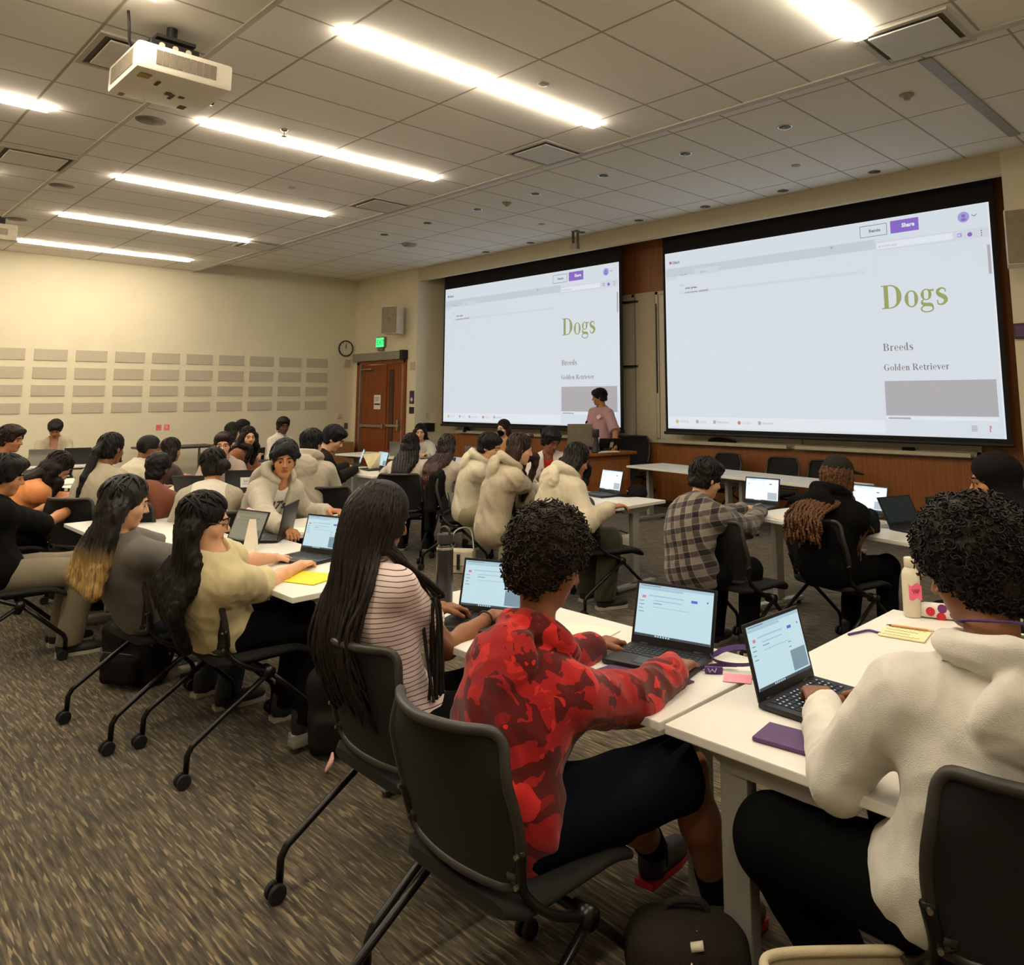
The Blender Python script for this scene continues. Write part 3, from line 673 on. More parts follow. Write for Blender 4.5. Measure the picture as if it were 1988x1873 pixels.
def build_chair():
    t = thing('task_chair', 'x', 'chair', (0, 0, 0), 0, 'black mesh back chairs on casters')
    # seat: padded slab with rounded corners and a waterfall front
    m = MB(); rows = []
    for i in range(15):
        v = i / 14; y = -.215 + .455 * v; half = .235 * (1 - .35 * max(0, (v - .82) / .18) ** 2.2 * .5) * (1 - .5 * max(0, (.08 - v) / .08) ** 2 * .35)
        drop = -.05 * max(0, (v - .7) / .3) ** 2
        ring = []
        for j in range(20):
            a = 2 * PI * j / 20; cx = math.copysign(abs(math.cos(a)) ** .45, math.cos(a)); cz = math.copysign(abs(math.sin(a)) ** .6, math.sin(a))
            ring.append((half * cx, y, .435 + drop + .022 * cz - (.012 * (1 - (half * cx / .235) ** 2) if cz > 0 else 0)))
        rows.append(ring)
    m.grid(rows, closed_u=True); m.f.append(tuple(range(19, -1, -1))); m.mi.append(0); b = 14 * 20; m.f.append(tuple(b + j for j in range(20))); m.mi.append(0)
    m.build('seat', ch_seat, t, True, ang=60)
    MB().box((0, .0, .405), (.34, .30, .022), bev=.006).build('seat_pan', ch_leg, t)
    # backrest frame
    N = 40; path = []
    def corner(u, w):
        return back_pt(u, w)
    for k in range(9): path.append(corner(-1, .10 + .78 * k / 8))
    for k in range(5): a = PI / 2 * (k + 1) / 6; path.append(corner(-1 + .16 * (1 - math.cos(a)), .88 + .12 * math.sin(a)))
    for k in range(9): path.append(corner(-.84 + 1.68 * k / 8, 1.0))
    for k in range(5): a = PI / 2 * (5 - k) / 6; path.append(corner(1 - .16 * (1 - math.cos(a)), .88 + .12 * math.sin(a)))
    for k in range(9): path.append(corner(1, .88 - .78 * k / 8))
    for k in range(4): a = PI / 2 * (4 - k) / 5; path.append(corner(1 - .2 * (1 - math.cos(a)), .10 - .10 * (1 - math.sin(a)) if False else .10 * math.sin(a)))
    for k in range(7): path.append(corner(.78 - 1.56 * k / 6, 0))
    for k in range(4): a = PI / 2 * (k + 1) / 5; path.append(corner(-1 + .2 * (1 - math.cos(a)), .10 * math.sin(a)))
    MB().tube(path, .0135, 8, closed=True).build('back_frame', ch_sh, t, True)
    m = MB(); rows = [[tuple(back_pt(u * .985, w) + np.array([0, d, 0])) for u in np.linspace(-1, 1, 17)] for w, d in [(q, 0.0) for q in np.linspace(.03, .985, 17)]]
    for r_i, q in enumerate(np.linspace(.03, .985, 17)):
        lim = 1.0
        if q > .88: lim = 1 - .16 * (1 - math.sqrt(max(0, 1 - ((q - .88) / .12) ** 2)))
        if q < .10: lim = 1 - .2 * (1 - math.sqrt(max(0, 1 - ((.10 - q) / .10) ** 2)))
        rows[r_i] = [tuple(back_pt(u * .99 * lim, q)) for u in np.linspace(-1, 1, 17)]
    m.grid(rows); back2 = [[(p[0], p[1] - .006, p[2]) for p in r] for r in rows]; m.grid([r[::-1] for r in back2])
    m.build('backrest', ch_mesh, t, True)
    for s in (-1, 1):
        m = MB(); p = [back_pt(s * .97, .30) + np.array([s * .012, -.004, 0]), back_pt(s * .97, .04) + np.array([s * .016, 0, -.005]), (s * .247, -.13, .425), (s * .250, -.02, .372)]
        m.tube(hull_smooth(p, 5), [.016] * 6 + [.018] * 5 + [.02] * 5, 8, flat=.6); bo = m.build('back_bracket', ch_leg, t, True)
        for w in (.27, .06):
            q = back_pt(s * .97, w); MB().tube([(q[0] + s * .012, q[1] - .012, q[2]), (q[0] + s * .012, q[1] - .022, q[2])], .006, 8).build('screw', ch_scr, bo)
        m = MB(); m.tube([(s * .215, -.01, .37), (s * .275, -.01, .37)], .026, 14); m.build('pivot', ch_leg, t, True)
        # rear and front legs with their casters
        for nm, pts in (('rear_leg', [(s * .262, -.0, .372), (s * .268, -.20, .245), (s * .272, -.335, .155), (s * .272, -.352, .125), (s * .272, -.353, .06)]),
                        ('front_leg', [(s * .240, .0, .366), (s * .232, .12, .255), (s * .226, .232, .150), (s * .224, .246, .12), (s * .224, .247, .06)])):
            P = [np.array(q) for q in pts]; lg = MB().tube([P[0], P[1], P[2] * .96 + P[1] * .04, P[2], P[3], P[4]], .0125, 10).build('leg', ch_leg, t, True)
            e = P[4]; m = MB(); R = Matrix.Rotation(PI / 2, 3, 'Y')
            for d in (-.016, .016): m.lathe([(.010, -.009), (.026, -.009), (.029, -.005), (.029, .005), (.026, .009), (.010, .009)], c=(e[0] + d, e[1] - .012, .030), n=20, M=R)
            m.box((e[0], e[1] - .004, .052), (.012, .03, .03), bev=.004); m.build('caster', ch_rub, lg, True, ang=35)
    m = MB(); m.tube([(-.25, -.01, .372), (.25, -.01, .372)], .012, 10); m.build('crossbar', ch_leg, t, True)
    return t
CH0 = build_chair(); CH_USED = [False]
def chair(x, y, face, lab, sc_=1.035):              # face: heading of the sitter in degrees, 90 = towards the screen wall
    t = CH0 if not CH_USED[0] else copy_tree(CH0); CH_USED[0] = True
    t.location = (float(x), float(y), FZ); t.scale = (sc_,) * 3; t.rotation_euler = (0, 0, math.radians(face - 90)); t['label'] = lab; return t

# ---------------------------------------------------------------- tables
tt = mat('table_laminate', (224, 220, 210), .38, var=.02, vs=30, spec=.35); te = mat('table_edge', (206, 196, 178), .5, var=.02); tg = mat('table_steel', (158, 154, 146), .38, metal=.35, var=.04); tgl = mat('table_glide', (60, 56, 52), .7)
def build_table(ldx=0.0, inset=.102, ldx2=None):
    t = thing('training_table', 'x', 'table', (0, 0, 0), 0, 'white training tables')
    MB().box((0, 0, .7215), (1.638, .66, .027), bev=.004).build('tabletop', tt, t)
    for s in (-1, 1):
        m = MB(); x = s * (.819 - inset) if s < 0 else .72; yo = ldx if s < 0 else 0
        m.box((x, yo, .375), (.05, .085, .61), bev=.006); lg = m.build('leg', tg, t)
        m = MB(); m.add([(x + a, b, c) for a in (-.03, .03) for b, c in ((-.24, .706), (.24, .706), (.13, .655), (-.13, .655))], [(0, 1, 2, 3), (7, 6, 5, 4), (0, 4, 5, 1), (1, 5, 6, 2), (2, 6, 7, 3), (3, 7, 4, 0)]); m.build('bracket', tg, lg)
        m = MB(); m.box((x, 0, .045), (.065, .52, .035), bev=.01); m.build('foot', tg, lg)
        [MB().tube([(x, q, 0), (x, q, .03)], .02, 12).build('glide', tgl, lg) for q in (-.23, .23)]
    MB().box((0, .0, .68), (1.36, .03, .04)).build('rail', tg, t)
    return t
TB0 = build_table(); TB_USED = [False]
def table(x, y, rz, lab):
    t = TB0 if not TB_USED[0] else copy_tree(TB0); TB_USED[0] = True
    t.location = (float(x), float(y), FZ); t.rotation_euler = (0, 0, math.radians(rz)); t['label'] = lab; return t

# ---------------------------------------------------------------- laptops
lp_b = mat('laptop_black', (30, 28, 30), .45, var=.06); lp_k = mat('laptop_keys', (28, 27, 30), .5); lp_g = mat('laptop_silver', (138, 134, 126), .35, metal=.6, var=.03); lp_lit = emat('key_light', (.75, .85, 1.0), .3)
def lscr(name, c, k=.54): return emat('lap_' + name, lin(c)[:3], k)
L_W = [lscr('page', (178, 206, 216)), lscr('bar', (150, 180, 196)), lscr('button', (66, 86, 190)), lscr('grey', (104, 132, 146)), lscr('dark', (36, 50, 62)), lscr('red', (196, 108, 130))]
L_B = [lscr('page_b', (190, 214, 226), .9), lscr('bar_b', (160, 180, 200), .85), L_W[2], lscr('grey_b', (140, 150, 160), .75), L_W[4], L_W[5]]
L_D = [lscr('page_d', (128, 124, 98), .42), lscr('bar_d', (104, 102, 82), .42), lscr('btn_d', (76, 80, 90), .4), lscr('grey_d', (72, 82, 80), .4), L_W[4], L_W[5]]
def display(pic, W, Hh, mats, parent):
    m = MB(); lv = [0]
    def rect(u0, v0, u1, v1, mi, l=1): m.add([((u - .5) * W, -.0006 * l, (1 - v) * Hh) for u, v in ((u0, v1), (u1, v1), (u1, v0), (u0, v0))], [(0, 1, 2, 3)], mi)
    rect(0, 0, 1, 1, 0, 0); rect(0, 0, 1, .055, 1); rect(.005, .06, .6, .10, 1); rect(.03, .02, .3, .03, 4, 2)
    rect(.72, .2, .80, .25, 2, 2); rect(.06, .22, .11, .27, 5, 2)
    for k, (a, b) in enumerate(((.03, .09), (.03, .1), (.03, .08), (.03, .1))): rect(a, .32 + .07 * k, b, .335 + .07 * k, 3, 2)
    rect(.15, .2, .62, .225, 1, 2); rect(.22, .29, .6, .31, 1, 2); rect(.22, .35, .34, .365, 3, 2); rect(.22, .42, .7, .435, 1, 2); rect(.92, .19, .94, .22, 2, 2)
    if pic: rect(.68, .60, .97, .93, 3, 2); rect(.68, .45, .74, .465, 3, 2); rect(.68, .53, .73, .545, 3, 2)
    rect(0, .955, 1, 1, 4, 2); [rect(.28 + .035 * k, .963, .30 + .035 * k, .99, 0, 3) for k in range(6)]
    return m.build('display', mats, parent)
def build_laptop(pic=True, mats=None, ang=108, body=None, lit=False, size=(.325, .225), sticker=False, dark=False):
    body = body or lp_b; w, d = size
    t = thing('laptop', 'x', 'laptop', (0, 0, 0))
    b_ = MB().box((0, 0, .010), (w, d, .016), bev=.005).build('base', body, t, True, ang=40)
    m = MB(); kw, kd = w * .84 / 14, d * .46 / 5
    for r in range(5):
        for c in range(14):
            if r == 4 and 3 < c < 10:
                if c == 4: m.box((0, d * .37 - kd * 4.5 - .0 * d, .0185), (kw * 5.6, kd * .82, .002))
                continue
            m.box((-w * .42 + kw * (c + .5), d * .40 - kd * (r + .5), .0185), (kw * .84, kd * .82, .002), mi=0)
    k_ = m.build('keyboard', lp_k, b_)
    if lit:
        m = MB()
        for r in range(5):
            for c in range(14):
                if (r * 7 + c * 3) % 4: m.box((-w * .42 + kw * (c + .5), d * .40 - kd * (r + .5), .0197), (kw * .3, kd * .25, .0006))
        m.build('key_light', lp_lit, k_)
    MB().box((0, -d * .26, .0183), (w * .34, d * .30, .001)).build('touchpad', mat('touchpad', (52, 50, 52), .35), b_)
    a = math.radians(ang); R = Matrix.Rotation(-(a - PI / 2), 3, 'X')     # lid stands on the rear edge and leans back
    lid = MB().box((0, .003, d * .485), (w, .007, d * .97), bev=.003).build('lid', body, t, True, (0, d / 2 - .006, .016), ang=40); lid.rotation_euler = (-(a - PI / 2), 0, 0)
    MB().box((0, -.0007, d * .50), (w * .985, .001, d * .93)).build('bezel', mat('bezel', (20, 20, 22), .4), lid)
    if dark: s_ = MB().box((0, -.0018, d * .53), (w * .93, .0006, d * .80)).build('display', mat('screen_dim', (34, 48, 58), .25), lid)
    else:
        s_ = display(pic, w * .93, d * .80, mats or L_W, lid); s_.location = (0, -.0018, d * .125)
    [MB().tube([(e * w * .38, d / 2 - .004, .017), (e * w * .28, d / 2 - .004, .017)], .006, 8).build('hinge', body, t, True) for e in (-1, 1)]
    if sticker:
        st = MB().box((-.03, .0072, d * .42), (.10, .0012, .10)).build('sticker', mat('sticker_white', (226, 222, 222), .6, var=0), lid)
        m = MB()
        for x0, x1 in ((-.018, -.010), (-.010, 0), (0, .010), (.010, .018)): pass
        m.tube([(-.018, .0082, .016), (-.010, .0082, -.006), (0, .0082, .010), (.010, .0082, -.006), (.018, .0082, .016)], .003, 5); m.box((0, .0082, -.024), (.06, .0006, .004))
        e = m.build('emblem', mat('purple_ink', (92, 74, 120), .6, var=0), st); e.location = (-.03, 0, d * .45)
    return t
LPT = {}
def laptop(x, y, z, face, lab, kind='white', ang=None):      # face: heading the USER looks
    key = (kind, ang)
    if key not in LPT:
        kw = dict(white=dict(), lit=dict(lit=True), nopic=dict(pic=False), bright=dict(mats=L_B), dim=dict(mats=L_D), back=dict(sticker=True), plainback=dict(dark=True), silver=dict(body=lp_g), silverback=dict(body=lp_g, dark=True))[kind]
        if ang: kw['ang'] = ang
        t = build_laptop(**kw); LPT[key] = t
    else: t = copy_tree(LPT[key])
    t.location = (float(x), float(y), FZ + float(z)); t.rotation_euler = (0, 0, math.radians(face - 90)); t['label'] = lab; t['group'] = 'laptops on the tables'; return t

# ---------------------------------------------------------------- camera and view
cam = bpy.data.cameras.new('camera'); co = bpy.data.objects.new('camera', cam); COL.objects.link(co); sc.camera = co
W_, H_ = 1988, 1873
cam.sensor_fit = 'HORIZONTAL'; cam.sensor_width = 36; cam.lens = CF / W_ * 36
cam.shift_x = (W_ / 2 - CCX) / W_; cam.shift_y = (CCY - H_ / 2) / W_
cam.clip_start = .02; cam.clip_end = 100
Mx = Matrix.Identity(4)
for i in range(3): Mx[i][0] = CR[i]; Mx[i][1] = CU[i]; Mx[i][2] = -CFW[i]
Mx[0][3], Mx[1][3], Mx[2][3] = 0, 0, CAMH
co.matrix_world = Mx
w = bpy.data.worlds.new('world'); sc.world = w; w.use_nodes = True
w.node_tree.nodes['Background'].inputs[0].default_value = (.9, .85, .8, 1); w.node_tree.nodes['Background'].inputs[1].default_value = 0.02
vs_ = sc.view_settings; vs_.view_transform = 'Standard'; vs_.look = 'None'; vs_.gamma = 1.0; vs_.use_curve_mapping = False; vs_.exposure = 1.05
sc.cycles.max_bounces = 7; sc.cycles.diffuse_bounces = 4; sc.cycles.glossy_bounces = 3; sc.cycles.transmission_bounces = 4; sc.cycles.transparent_max_bounces = 4
sc.cycles.caustics_reflective = False; sc.cycles.caustics_refractive = False; sc.cycles.use_denoising = True; sc.cycles.sample_clamp_indirect = 6.0
# ================================================================ DISTANCE FIELD MESHER
def polygonize(fn, lo, hi, v, B=6, slack=1.0):
    lo = np.array(lo, float) - 2 * v; hi = np.array(hi, float) + 2 * v
    nb = np.maximum(1, np.ceil((hi - lo) / (v * B)).astype(int)); n = nb * B + 1
    ax = [lo[i] + (np.arange(nb[i]) + .5) * B * v for i in range(3)]
    G = np.stack(np.meshgrid(*ax, indexing='ij'), -1).reshape(-1, 3)
    d = fn(G); act = np.abs(d) < (B * v * .9 + .012) * 1.25 * slack
    F = np.empty(n, np.float32)
    sg = np.where(d < 0, -1, 1).astype(np.float32).reshape(nb)
    F[:-1, :-1, :-1] = np.repeat(np.repeat(np.repeat(sg, B, 0), B, 1), B, 2)
    F[-1] = 1; F[:, -1] = 1; F[:, :, -1] = 1
    idx = np.argwhere(act.reshape(nb))
    if len(idx) == 0: return np.zeros((0, 3)), np.zeros((0, 4), int)
    o = np.stack(np.meshgrid(*[np.arange(B + 1)] * 3, indexing='ij'), -1).reshape(-1, 3)
    for s in range(0, len(idx), 3000):
        I = (idx[s:s + 3000, None, :] * B + o[None]).reshape(-1, 3)
        F[I[:, 0], I[:, 1], I[:, 2]] = fn(lo + I * v)
    S = F < 0
    c = np.zeros(n - 1, np.int8)
    for dx in (0, 1):
        for dy in (0, 1):
            for dz in (0, 1): c += S[dx:n[0] - 1 + dx, dy:n[1] - 1 + dy, dz:n[2] - 1 + dz]
    M = (c > 0) & (c < 8); cells = np.argwhere(M)
    vid = np.full(n - 1, -1, np.int64); vid[M] = np.arange(len(cells))
    acc = np.zeros((len(cells), 3)); cnt = np.zeros(len(cells))
    for a in range(3):
        b, e = [q for q in range(3) if q != a]
        for i in (0, 1):
            for j in (0, 1):
                off0 = np.zeros(3, int); off0[b] = i; off0[e] = j; off1 = off0.copy(); off1[a] = 1
                A = cells + off0; Bq = cells + off1
                fa = F[A[:, 0], A[:, 1], A[:, 2]]; fb = F[Bq[:, 0], Bq[:, 1], Bq[:, 2]]
                cr = (fa < 0) != (fb < 0); t = np.where(cr, fa / np.where(fa == fb, 1, fa - fb), 0)
                p = off0[None] + t[:, None] * (off1 - off0)[None]
                acc += np.where(cr[:, None], p, 0); cnt += cr
    V = lo + (cells + acc / np.maximum(cnt, 1)[:, None]) * v
    Q = []
    for a in range(3):
        b, e = (a + 1) % 3, (a + 2) % 3
        sl0 = [slice(None)] * 3; sl1 = [slice(None)] * 3; sl0[a] = slice(0, n[a] - 1); sl1[a] = slice(1, n[a])
        X = S[tuple(sl0)] != S[tuple(sl1)]; E = np.argwhere(X)
        ok = (E[:, b] > 0) & (E[:, e] > 0) & (E[:, b] < n[b] - 1) & (E[:, e] < n[e] - 1); E = E[ok]
        if len(E) == 0: continue
        neg = S[E[:, 0], E[:, 1], E[:, 2]]
        def g(db, de):
            K = E.copy(); K[:, b] -= db; K[:, e] -= de; return vid[K[:, 0], K[:, 1], K[:, 2]]
        q = np.stack([g(1, 1), g(0, 1), g(0, 0), g(1, 0)], 1); q[~neg] = q[~neg][:, ::-1]
        Q.append(q)
    Q = np.concatenate(Q); Q = Q[(Q >= 0).all(1)]
    return V, Q
def mesh_np(name, V, Q, m, parent=None, smooth=True, mi=None):
    me = bpy.data.meshes.new(name); me.vertices.add(len(V)); me.vertices.foreach_set('co', np.asarray(V, np.float32).ravel())
    k = Q.shape[1]; me.loops.add(len(Q) * k); me.loops.foreach_set('vertex_index', Q.astype(np.int32).ravel())
    me.polygons.add(len(Q)); me.polygons.foreach_set('loop_start', np.arange(0, len(Q) * k, k, dtype=np.int32))
    try: me.polygons.foreach_set('loop_total', np.full(len(Q), k, np.int32))
    except Exception: pass
    for x in (m if isinstance(m, (list, tuple)) else [m]): me.materials.append(x)
    if mi is not None: me.polygons.foreach_set('material_index', mi.astype(np.int32))
    me.polygons.foreach_set('use_smooth', np.ones(len(Q), bool)); me.update(calc_edges=True); me.validate()
    o = bpy.data.objects.new(name, me); COL.objects.link(o)
    if parent: o.parent = parent
    return o
def vec(*a): return np.array(a, float)
def nrm(a): return a / (np.linalg.norm(a) + 1e-9)
def rc(P, a, b, ra, rb):
    ba = b - a; t = np.clip(((P - a) @ ba) / (ba @ ba + 1e-9), 0, 1)
    return np.linalg.norm(P - a - t[:, None] * ba, axis=1) - (ra + (rb - ra) * t)
def ell(P, c, r, A=None):
    p = P - c
    if A is not None: p = p @ A
    r = np.asarray(r, float); k0 = np.linalg.norm(p / r, axis=1); k1 = np.linalg.norm(p / (r * r), axis=1)
    return k0 * (k0 - 1) / (k1 + 1e-9)
def rbox(P, c, h, r, A=None):
    p = P - c
    if A is not None: p = p @ A
    q = np.abs(p) - (np.asarray(h) - r)
    return np.linalg.norm(np.maximum(q, 0), axis=1) + np.minimum(q.max(1), 0) - r
def smin(a, b, k):
    h = np.clip(.5 + .5 * (b - a) / k, 0, 1); return b * (1 - h) + a * h - k * h * (1 - h)
def smax(a, b, k): return -smin(-a, -b, k)
def wav(P, f, ph=0.0):
    x, y, z = P[:, 0] * f + ph, P[:, 1] * f + 1.7 * ph, P[:, 2] * f + .6 * ph
    return (np.sin(x + 1.6 * np.sin(.8 * z + .5 * y)) + np.sin(1.1 * y + 1.4 * np.sin(.9 * x - .4 * z)) + np.sin(1.05 * z + 1.5 * np.sin(.7 * y + .6 * x))) / 3
def rotm(yaw, pitch, roll):              # columns right, forward, up
    a = Matrix.Rotation(yaw, 3, 'Z') @ Matrix.Rotation(pitch, 3, 'X') @ Matrix.Rotation(roll, 3, 'Y')
    return np.array(a)

# ---------------------------------------------------------------- skins, cloth
SK = {'dark': (86, 54, 36), 'brown': (132, 84, 54), 'tan': (178, 122, 82), 'light': (214, 164, 128), 'fair': (220, 178, 150)}
def skin(k): return mat('skin_' + k, SK[k], .5, var=.06, vs=30, bump=.05, bs=900, spec=.35)
def cloth(c, name=None, b=.35, bs=420): return mat(name or 'cloth_%d_%d_%d' % c, c, .92, var=.07, vs=24, bump=b, bs=bs, spec=.08, sheen=.15 if sum(c) > 150 else .0)
def hairm(c): return _M.get('hair_%d_%d_%d' % c) or hair_mat(c)
def hair_mat(c):
    k = NT('hair_%d_%d_%d' % c); a = k.noise(k.mapping((150, 150, 9)), 1.0, 3, .6, .4)
    lo = tuple(q * .55 for q in c); c = tuple(q * .72 for q in c); lo = tuple(q * .5 for q in c); hi = tuple(min(255, q * 1.5 + 5) for q in c)
    k.bump(a, .5, .004); return k.done(k.ramp(a, [(.35, lo), (.58, c), (.8, hi)]), .55, .2)
def hair_tip_mat(c, tip, z0, z1):       # coloured ends
    n = 'hair_tip_%d_%d_%d' % tip
    if n in _M: return _M[n]
    k = NT(n); a = k.noise(k.mapping((120, 120, 7)), 1.0, 3, .6, .4); o = k.sep(k.tc.outputs['Object'])
    f = k.n('MapRange'); f.inputs['From Min'].default_value = z1; f.inputs['From Max'].default_value = z0
    k.l(k.math('ADD', o[2], k.math('MULTIPLY', k.math('SUBTRACT', a, .5), .18)), f.inputs['Value'])
    base = k.ramp(a, [(.35, tuple(q * .55 for q in c)), (.6, c)]); t2 = k.ramp(a, [(.35, tuple(q * .6 for q in tip)), (.6, tip)])
    k.bump(a, .5, .004); return k.done(k.mix(f.outputs['Result'], base, t2), .5, .35)
def camo_mat():
    k = NT('red_camo'); v = k.tc.outputs['Object']
    a = k.noise(v, 9.5, 3, .5, .6); b = k.noise(k.mapping((1, 1, 1), (3, 5, 1)), 12, 2, .5, .8)
    col = k.ramp(a, [(.0, (150, 27, 25)), (.49, (152, 28, 26)), (.495, (84, 20, 18)), (.62, (82, 20, 18)), (.625, (124, 24, 22))], 'CONSTANT')
    col = k.mix(k.ramp(b, [(.0, (0, 0, 0)), (.60, (255, 255, 255))], 'CONSTANT'), col, (190, 40, 36))
    k.bump(k.noise(v, 420, 3), .3, .004); return k.done(col, .92, .1, .2)
def plaid_mat():
    k = NT('grey_plaid'); o = k.sep(k.mapping((1, 1, 1), rot=(0, .25, 0)))
    def st(c, f, w): return k.math('LESS_THAN', k.math('FRACT', k.math('ADD', k.math('MULTIPLY', c, f), 50)), w)
    a = k.math('ADD', st(o[0], 13, .45), st(o[2], 13, .45)); col = k.ramp(k.math('MULTIPLY', a, .5), [(0, (124, 114, 104)), (.4, (74, 66, 62)), (.9, (38, 33, 33))], 'CONSTANT')
    t = k.math('ADD', st(o[0], 26, .08), st(o[2], 26, .08)); col = k.mix(k.math('MULTIPLY', t, .4), col, (150, 138, 124))
    k.bump(k.noise(k.tc.outputs['Object'], 400, 2), .3, .004); return k.done(col, .95, .1, .2)
def stripe_mat():
    k = NT('striped_knit'); o = k.sep(k.tc.outputs['Object']); n = k.noise(k.tc.outputs['Object'], 7, 2)
    f = k.math('FRACT', k.math('ADD', k.math('MULTIPLY', k.math('ADD', o[2], k.math('MULTIPLY', n, .02)), 62), 50))
    col = k.mix(k.math('LESS_THAN', f, .16), (224, 204, 198), (84, 50, 48)); k.bump(k.noise(k.tc.outputs['Object'], 380, 2), .25, .004)
    return k.done(col, .92, .1, .25)

# ---------------------------------------------------------------- body pieces
FL = [.066, .074, .069, .054]; FO = [.030, .010, -.011, -.031]
def hand_prims(W, d, pn, side, curl=(.35, .55, .35), s=1.0, spread=.06, thumb=.5):
    td = nrm(np.cross(d, pn)) * side; pr = []
    A = np.stack([td, d, pn], 1)
    pr.append(('b', W + d * .048 * s, (.040 * s, .047 * s, .0135 * s), .012 * s, A))
    pr.append(('r', W - d * .03 * s, W + d * .02 * s, .026 * s, .028 * s))
    for k in range(4):
        b = W + d * .088 * s + td * FO[k] * s; ang = 0; dd0 = nrm(d + td * spread * (1.4 - k))
        for j, (fr, c) in enumerate(zip((.46, .30, .24), curl)):
            ang += c * (1 + .12 * k * (j == 0)); dr = nrm(dd0 * math.cos(ang) + pn * math.sin(ang)); e = b + dr * FL[k] * fr * 1.12 * s
            r0 = (.0096 - .0008 * j - .0006 * (k == 3)) * s; pr.append(('r', b, e, r0, r0 - .0008)); b = e
    b = W + d * .03 * s + td * .030 * s; q = nrm(td * 1.0 + d * .75 + pn * .35); e = b + q * .040 * s; pr.append(('r', b, e, .0135 * s, .0115 * s))
    q2 = nrm(d * 1.0 + td * .25 + pn * thumb); pr.append(('r', e, e + q2 * .036 * s, .0110 * s, .0088 * s))
    return pr
def eval_hand(P, pr, k=.007):
    d = None
    for t in pr:
        x = rbox(P, t[1], t[2], t[3], t[4]) if t[0] == 'b' else rc(P, t[1], t[2], t[3], t[4])
        d = x if d is None else smin(d, x, k)
    return d
def head_field(q, s=1.0, jaw=1.0):
    q = q / s
    d = ell(q, vec(0, -.012, .030), (.076, .095, .090)); d = smin(d, ell(q, vec(0, .022, -.042), (.060 * jaw, .068, .082)), .03)
    d = smin(d, ell(q, vec(0, .060, -.098), (.026 * jaw, .024, .020)), .025)
    for e in (-1, 1):
        d = smin(d, ell(q, vec(e * .040, .052, -.030), (.026, .025, .028)), .02)
        d = smin(d, ell(q, vec(e * .078, -.012, -.008), (.009, .020, .031)), .008)
        d = smin(d, rc(q, vec(e * .008, .084, .022), vec(e * .040, .070, .020), .010, .009), .014)
    d = smin(d, rc(q, vec(0, .086, .012), vec(0, .108, -.030), .0075, .0115), .010)
    for e in (-1, 1):
        d = smin(d, ell(q, vec(e * .012, .094, -.034), (.009, .010, .008)), .006)
        d = smax(d, -ell(q, vec(e * .031, .096, -.002), (.0165, .014, .0105)), .010)
    d = smin(d, ell(q, vec(0, .083, -.060), (.024, .013, .007)), .006); d = smin(d, ell(q, vec(0, .081, -.071), (.021, .013, .0075)), .006)
    d = smax(d, -ell(q, vec(0, .100, -.0655), (.024, .010, .0016)), .003)
    for e in (-1, 1): d = smin(d, rc(q, vec(e * .020, .082, .0075), vec(e * .043, .074, .0065), .0045, .004), .006)
    return d * s
def limb_ik(S, W, a, b, pole):
    d = W - S; L = np.linalg.norm(d); u = d / L
    if L > .985 * (a + b): f = L / (.985 * (a + b)); a *= f; b *= f
    x = (L * L + a * a - b * b) / (2 * L); h = math.sqrt(max(1e-6, a * a - x * x)); p = pole - u * (pole @ u)
    return S + u * x + nrm(p) * h

SHOES = {}
def shoe(parent, heel, toe_dir, m, name='shoe', sole=None):
    key = (m.name, sole.name if sole else '')
    if key not in SHOES:
        def f(P):
            d = smin(ell(P, vec(0, .02, .055), (.040, .070, .062)), ell(P, vec(0, .12, .035), (.046, .10, .040)), .03); d = smin(d, rc(P, vec(0, 0, .04), vec(0, -.005, .11), .042, .044), .02)
            return smax(d, -P[:, 2] + .012, .004)
        V, Q = polygonize(f, (-.06, -.07, 0), (.06, .24, .17), .008)
        o = mesh_np('shoe', V, Q, m)
        s = MB(); s.prism([(-.034, -.052), (.034, -.052), (.040, .03), (.047, .12), (.036, .2), (0, .222), (-.036, .2), (-.047, .12), (-.040, .03)], .022); s_ = s.build('sole', sole or mat('sole_pale', (176, 168, 154), .6), o)
        SHOES[key] = o
    else: o = copy_tree(SHOES[key])
    o.name = name; o.parent = parent; o.location = [float(c) for c in (heel[0], heel[1], max(0.0, heel[2]))]; o.rotation_euler = (0, 0, math.atan2(-toe_dir[0], toe_dir[1])); return o

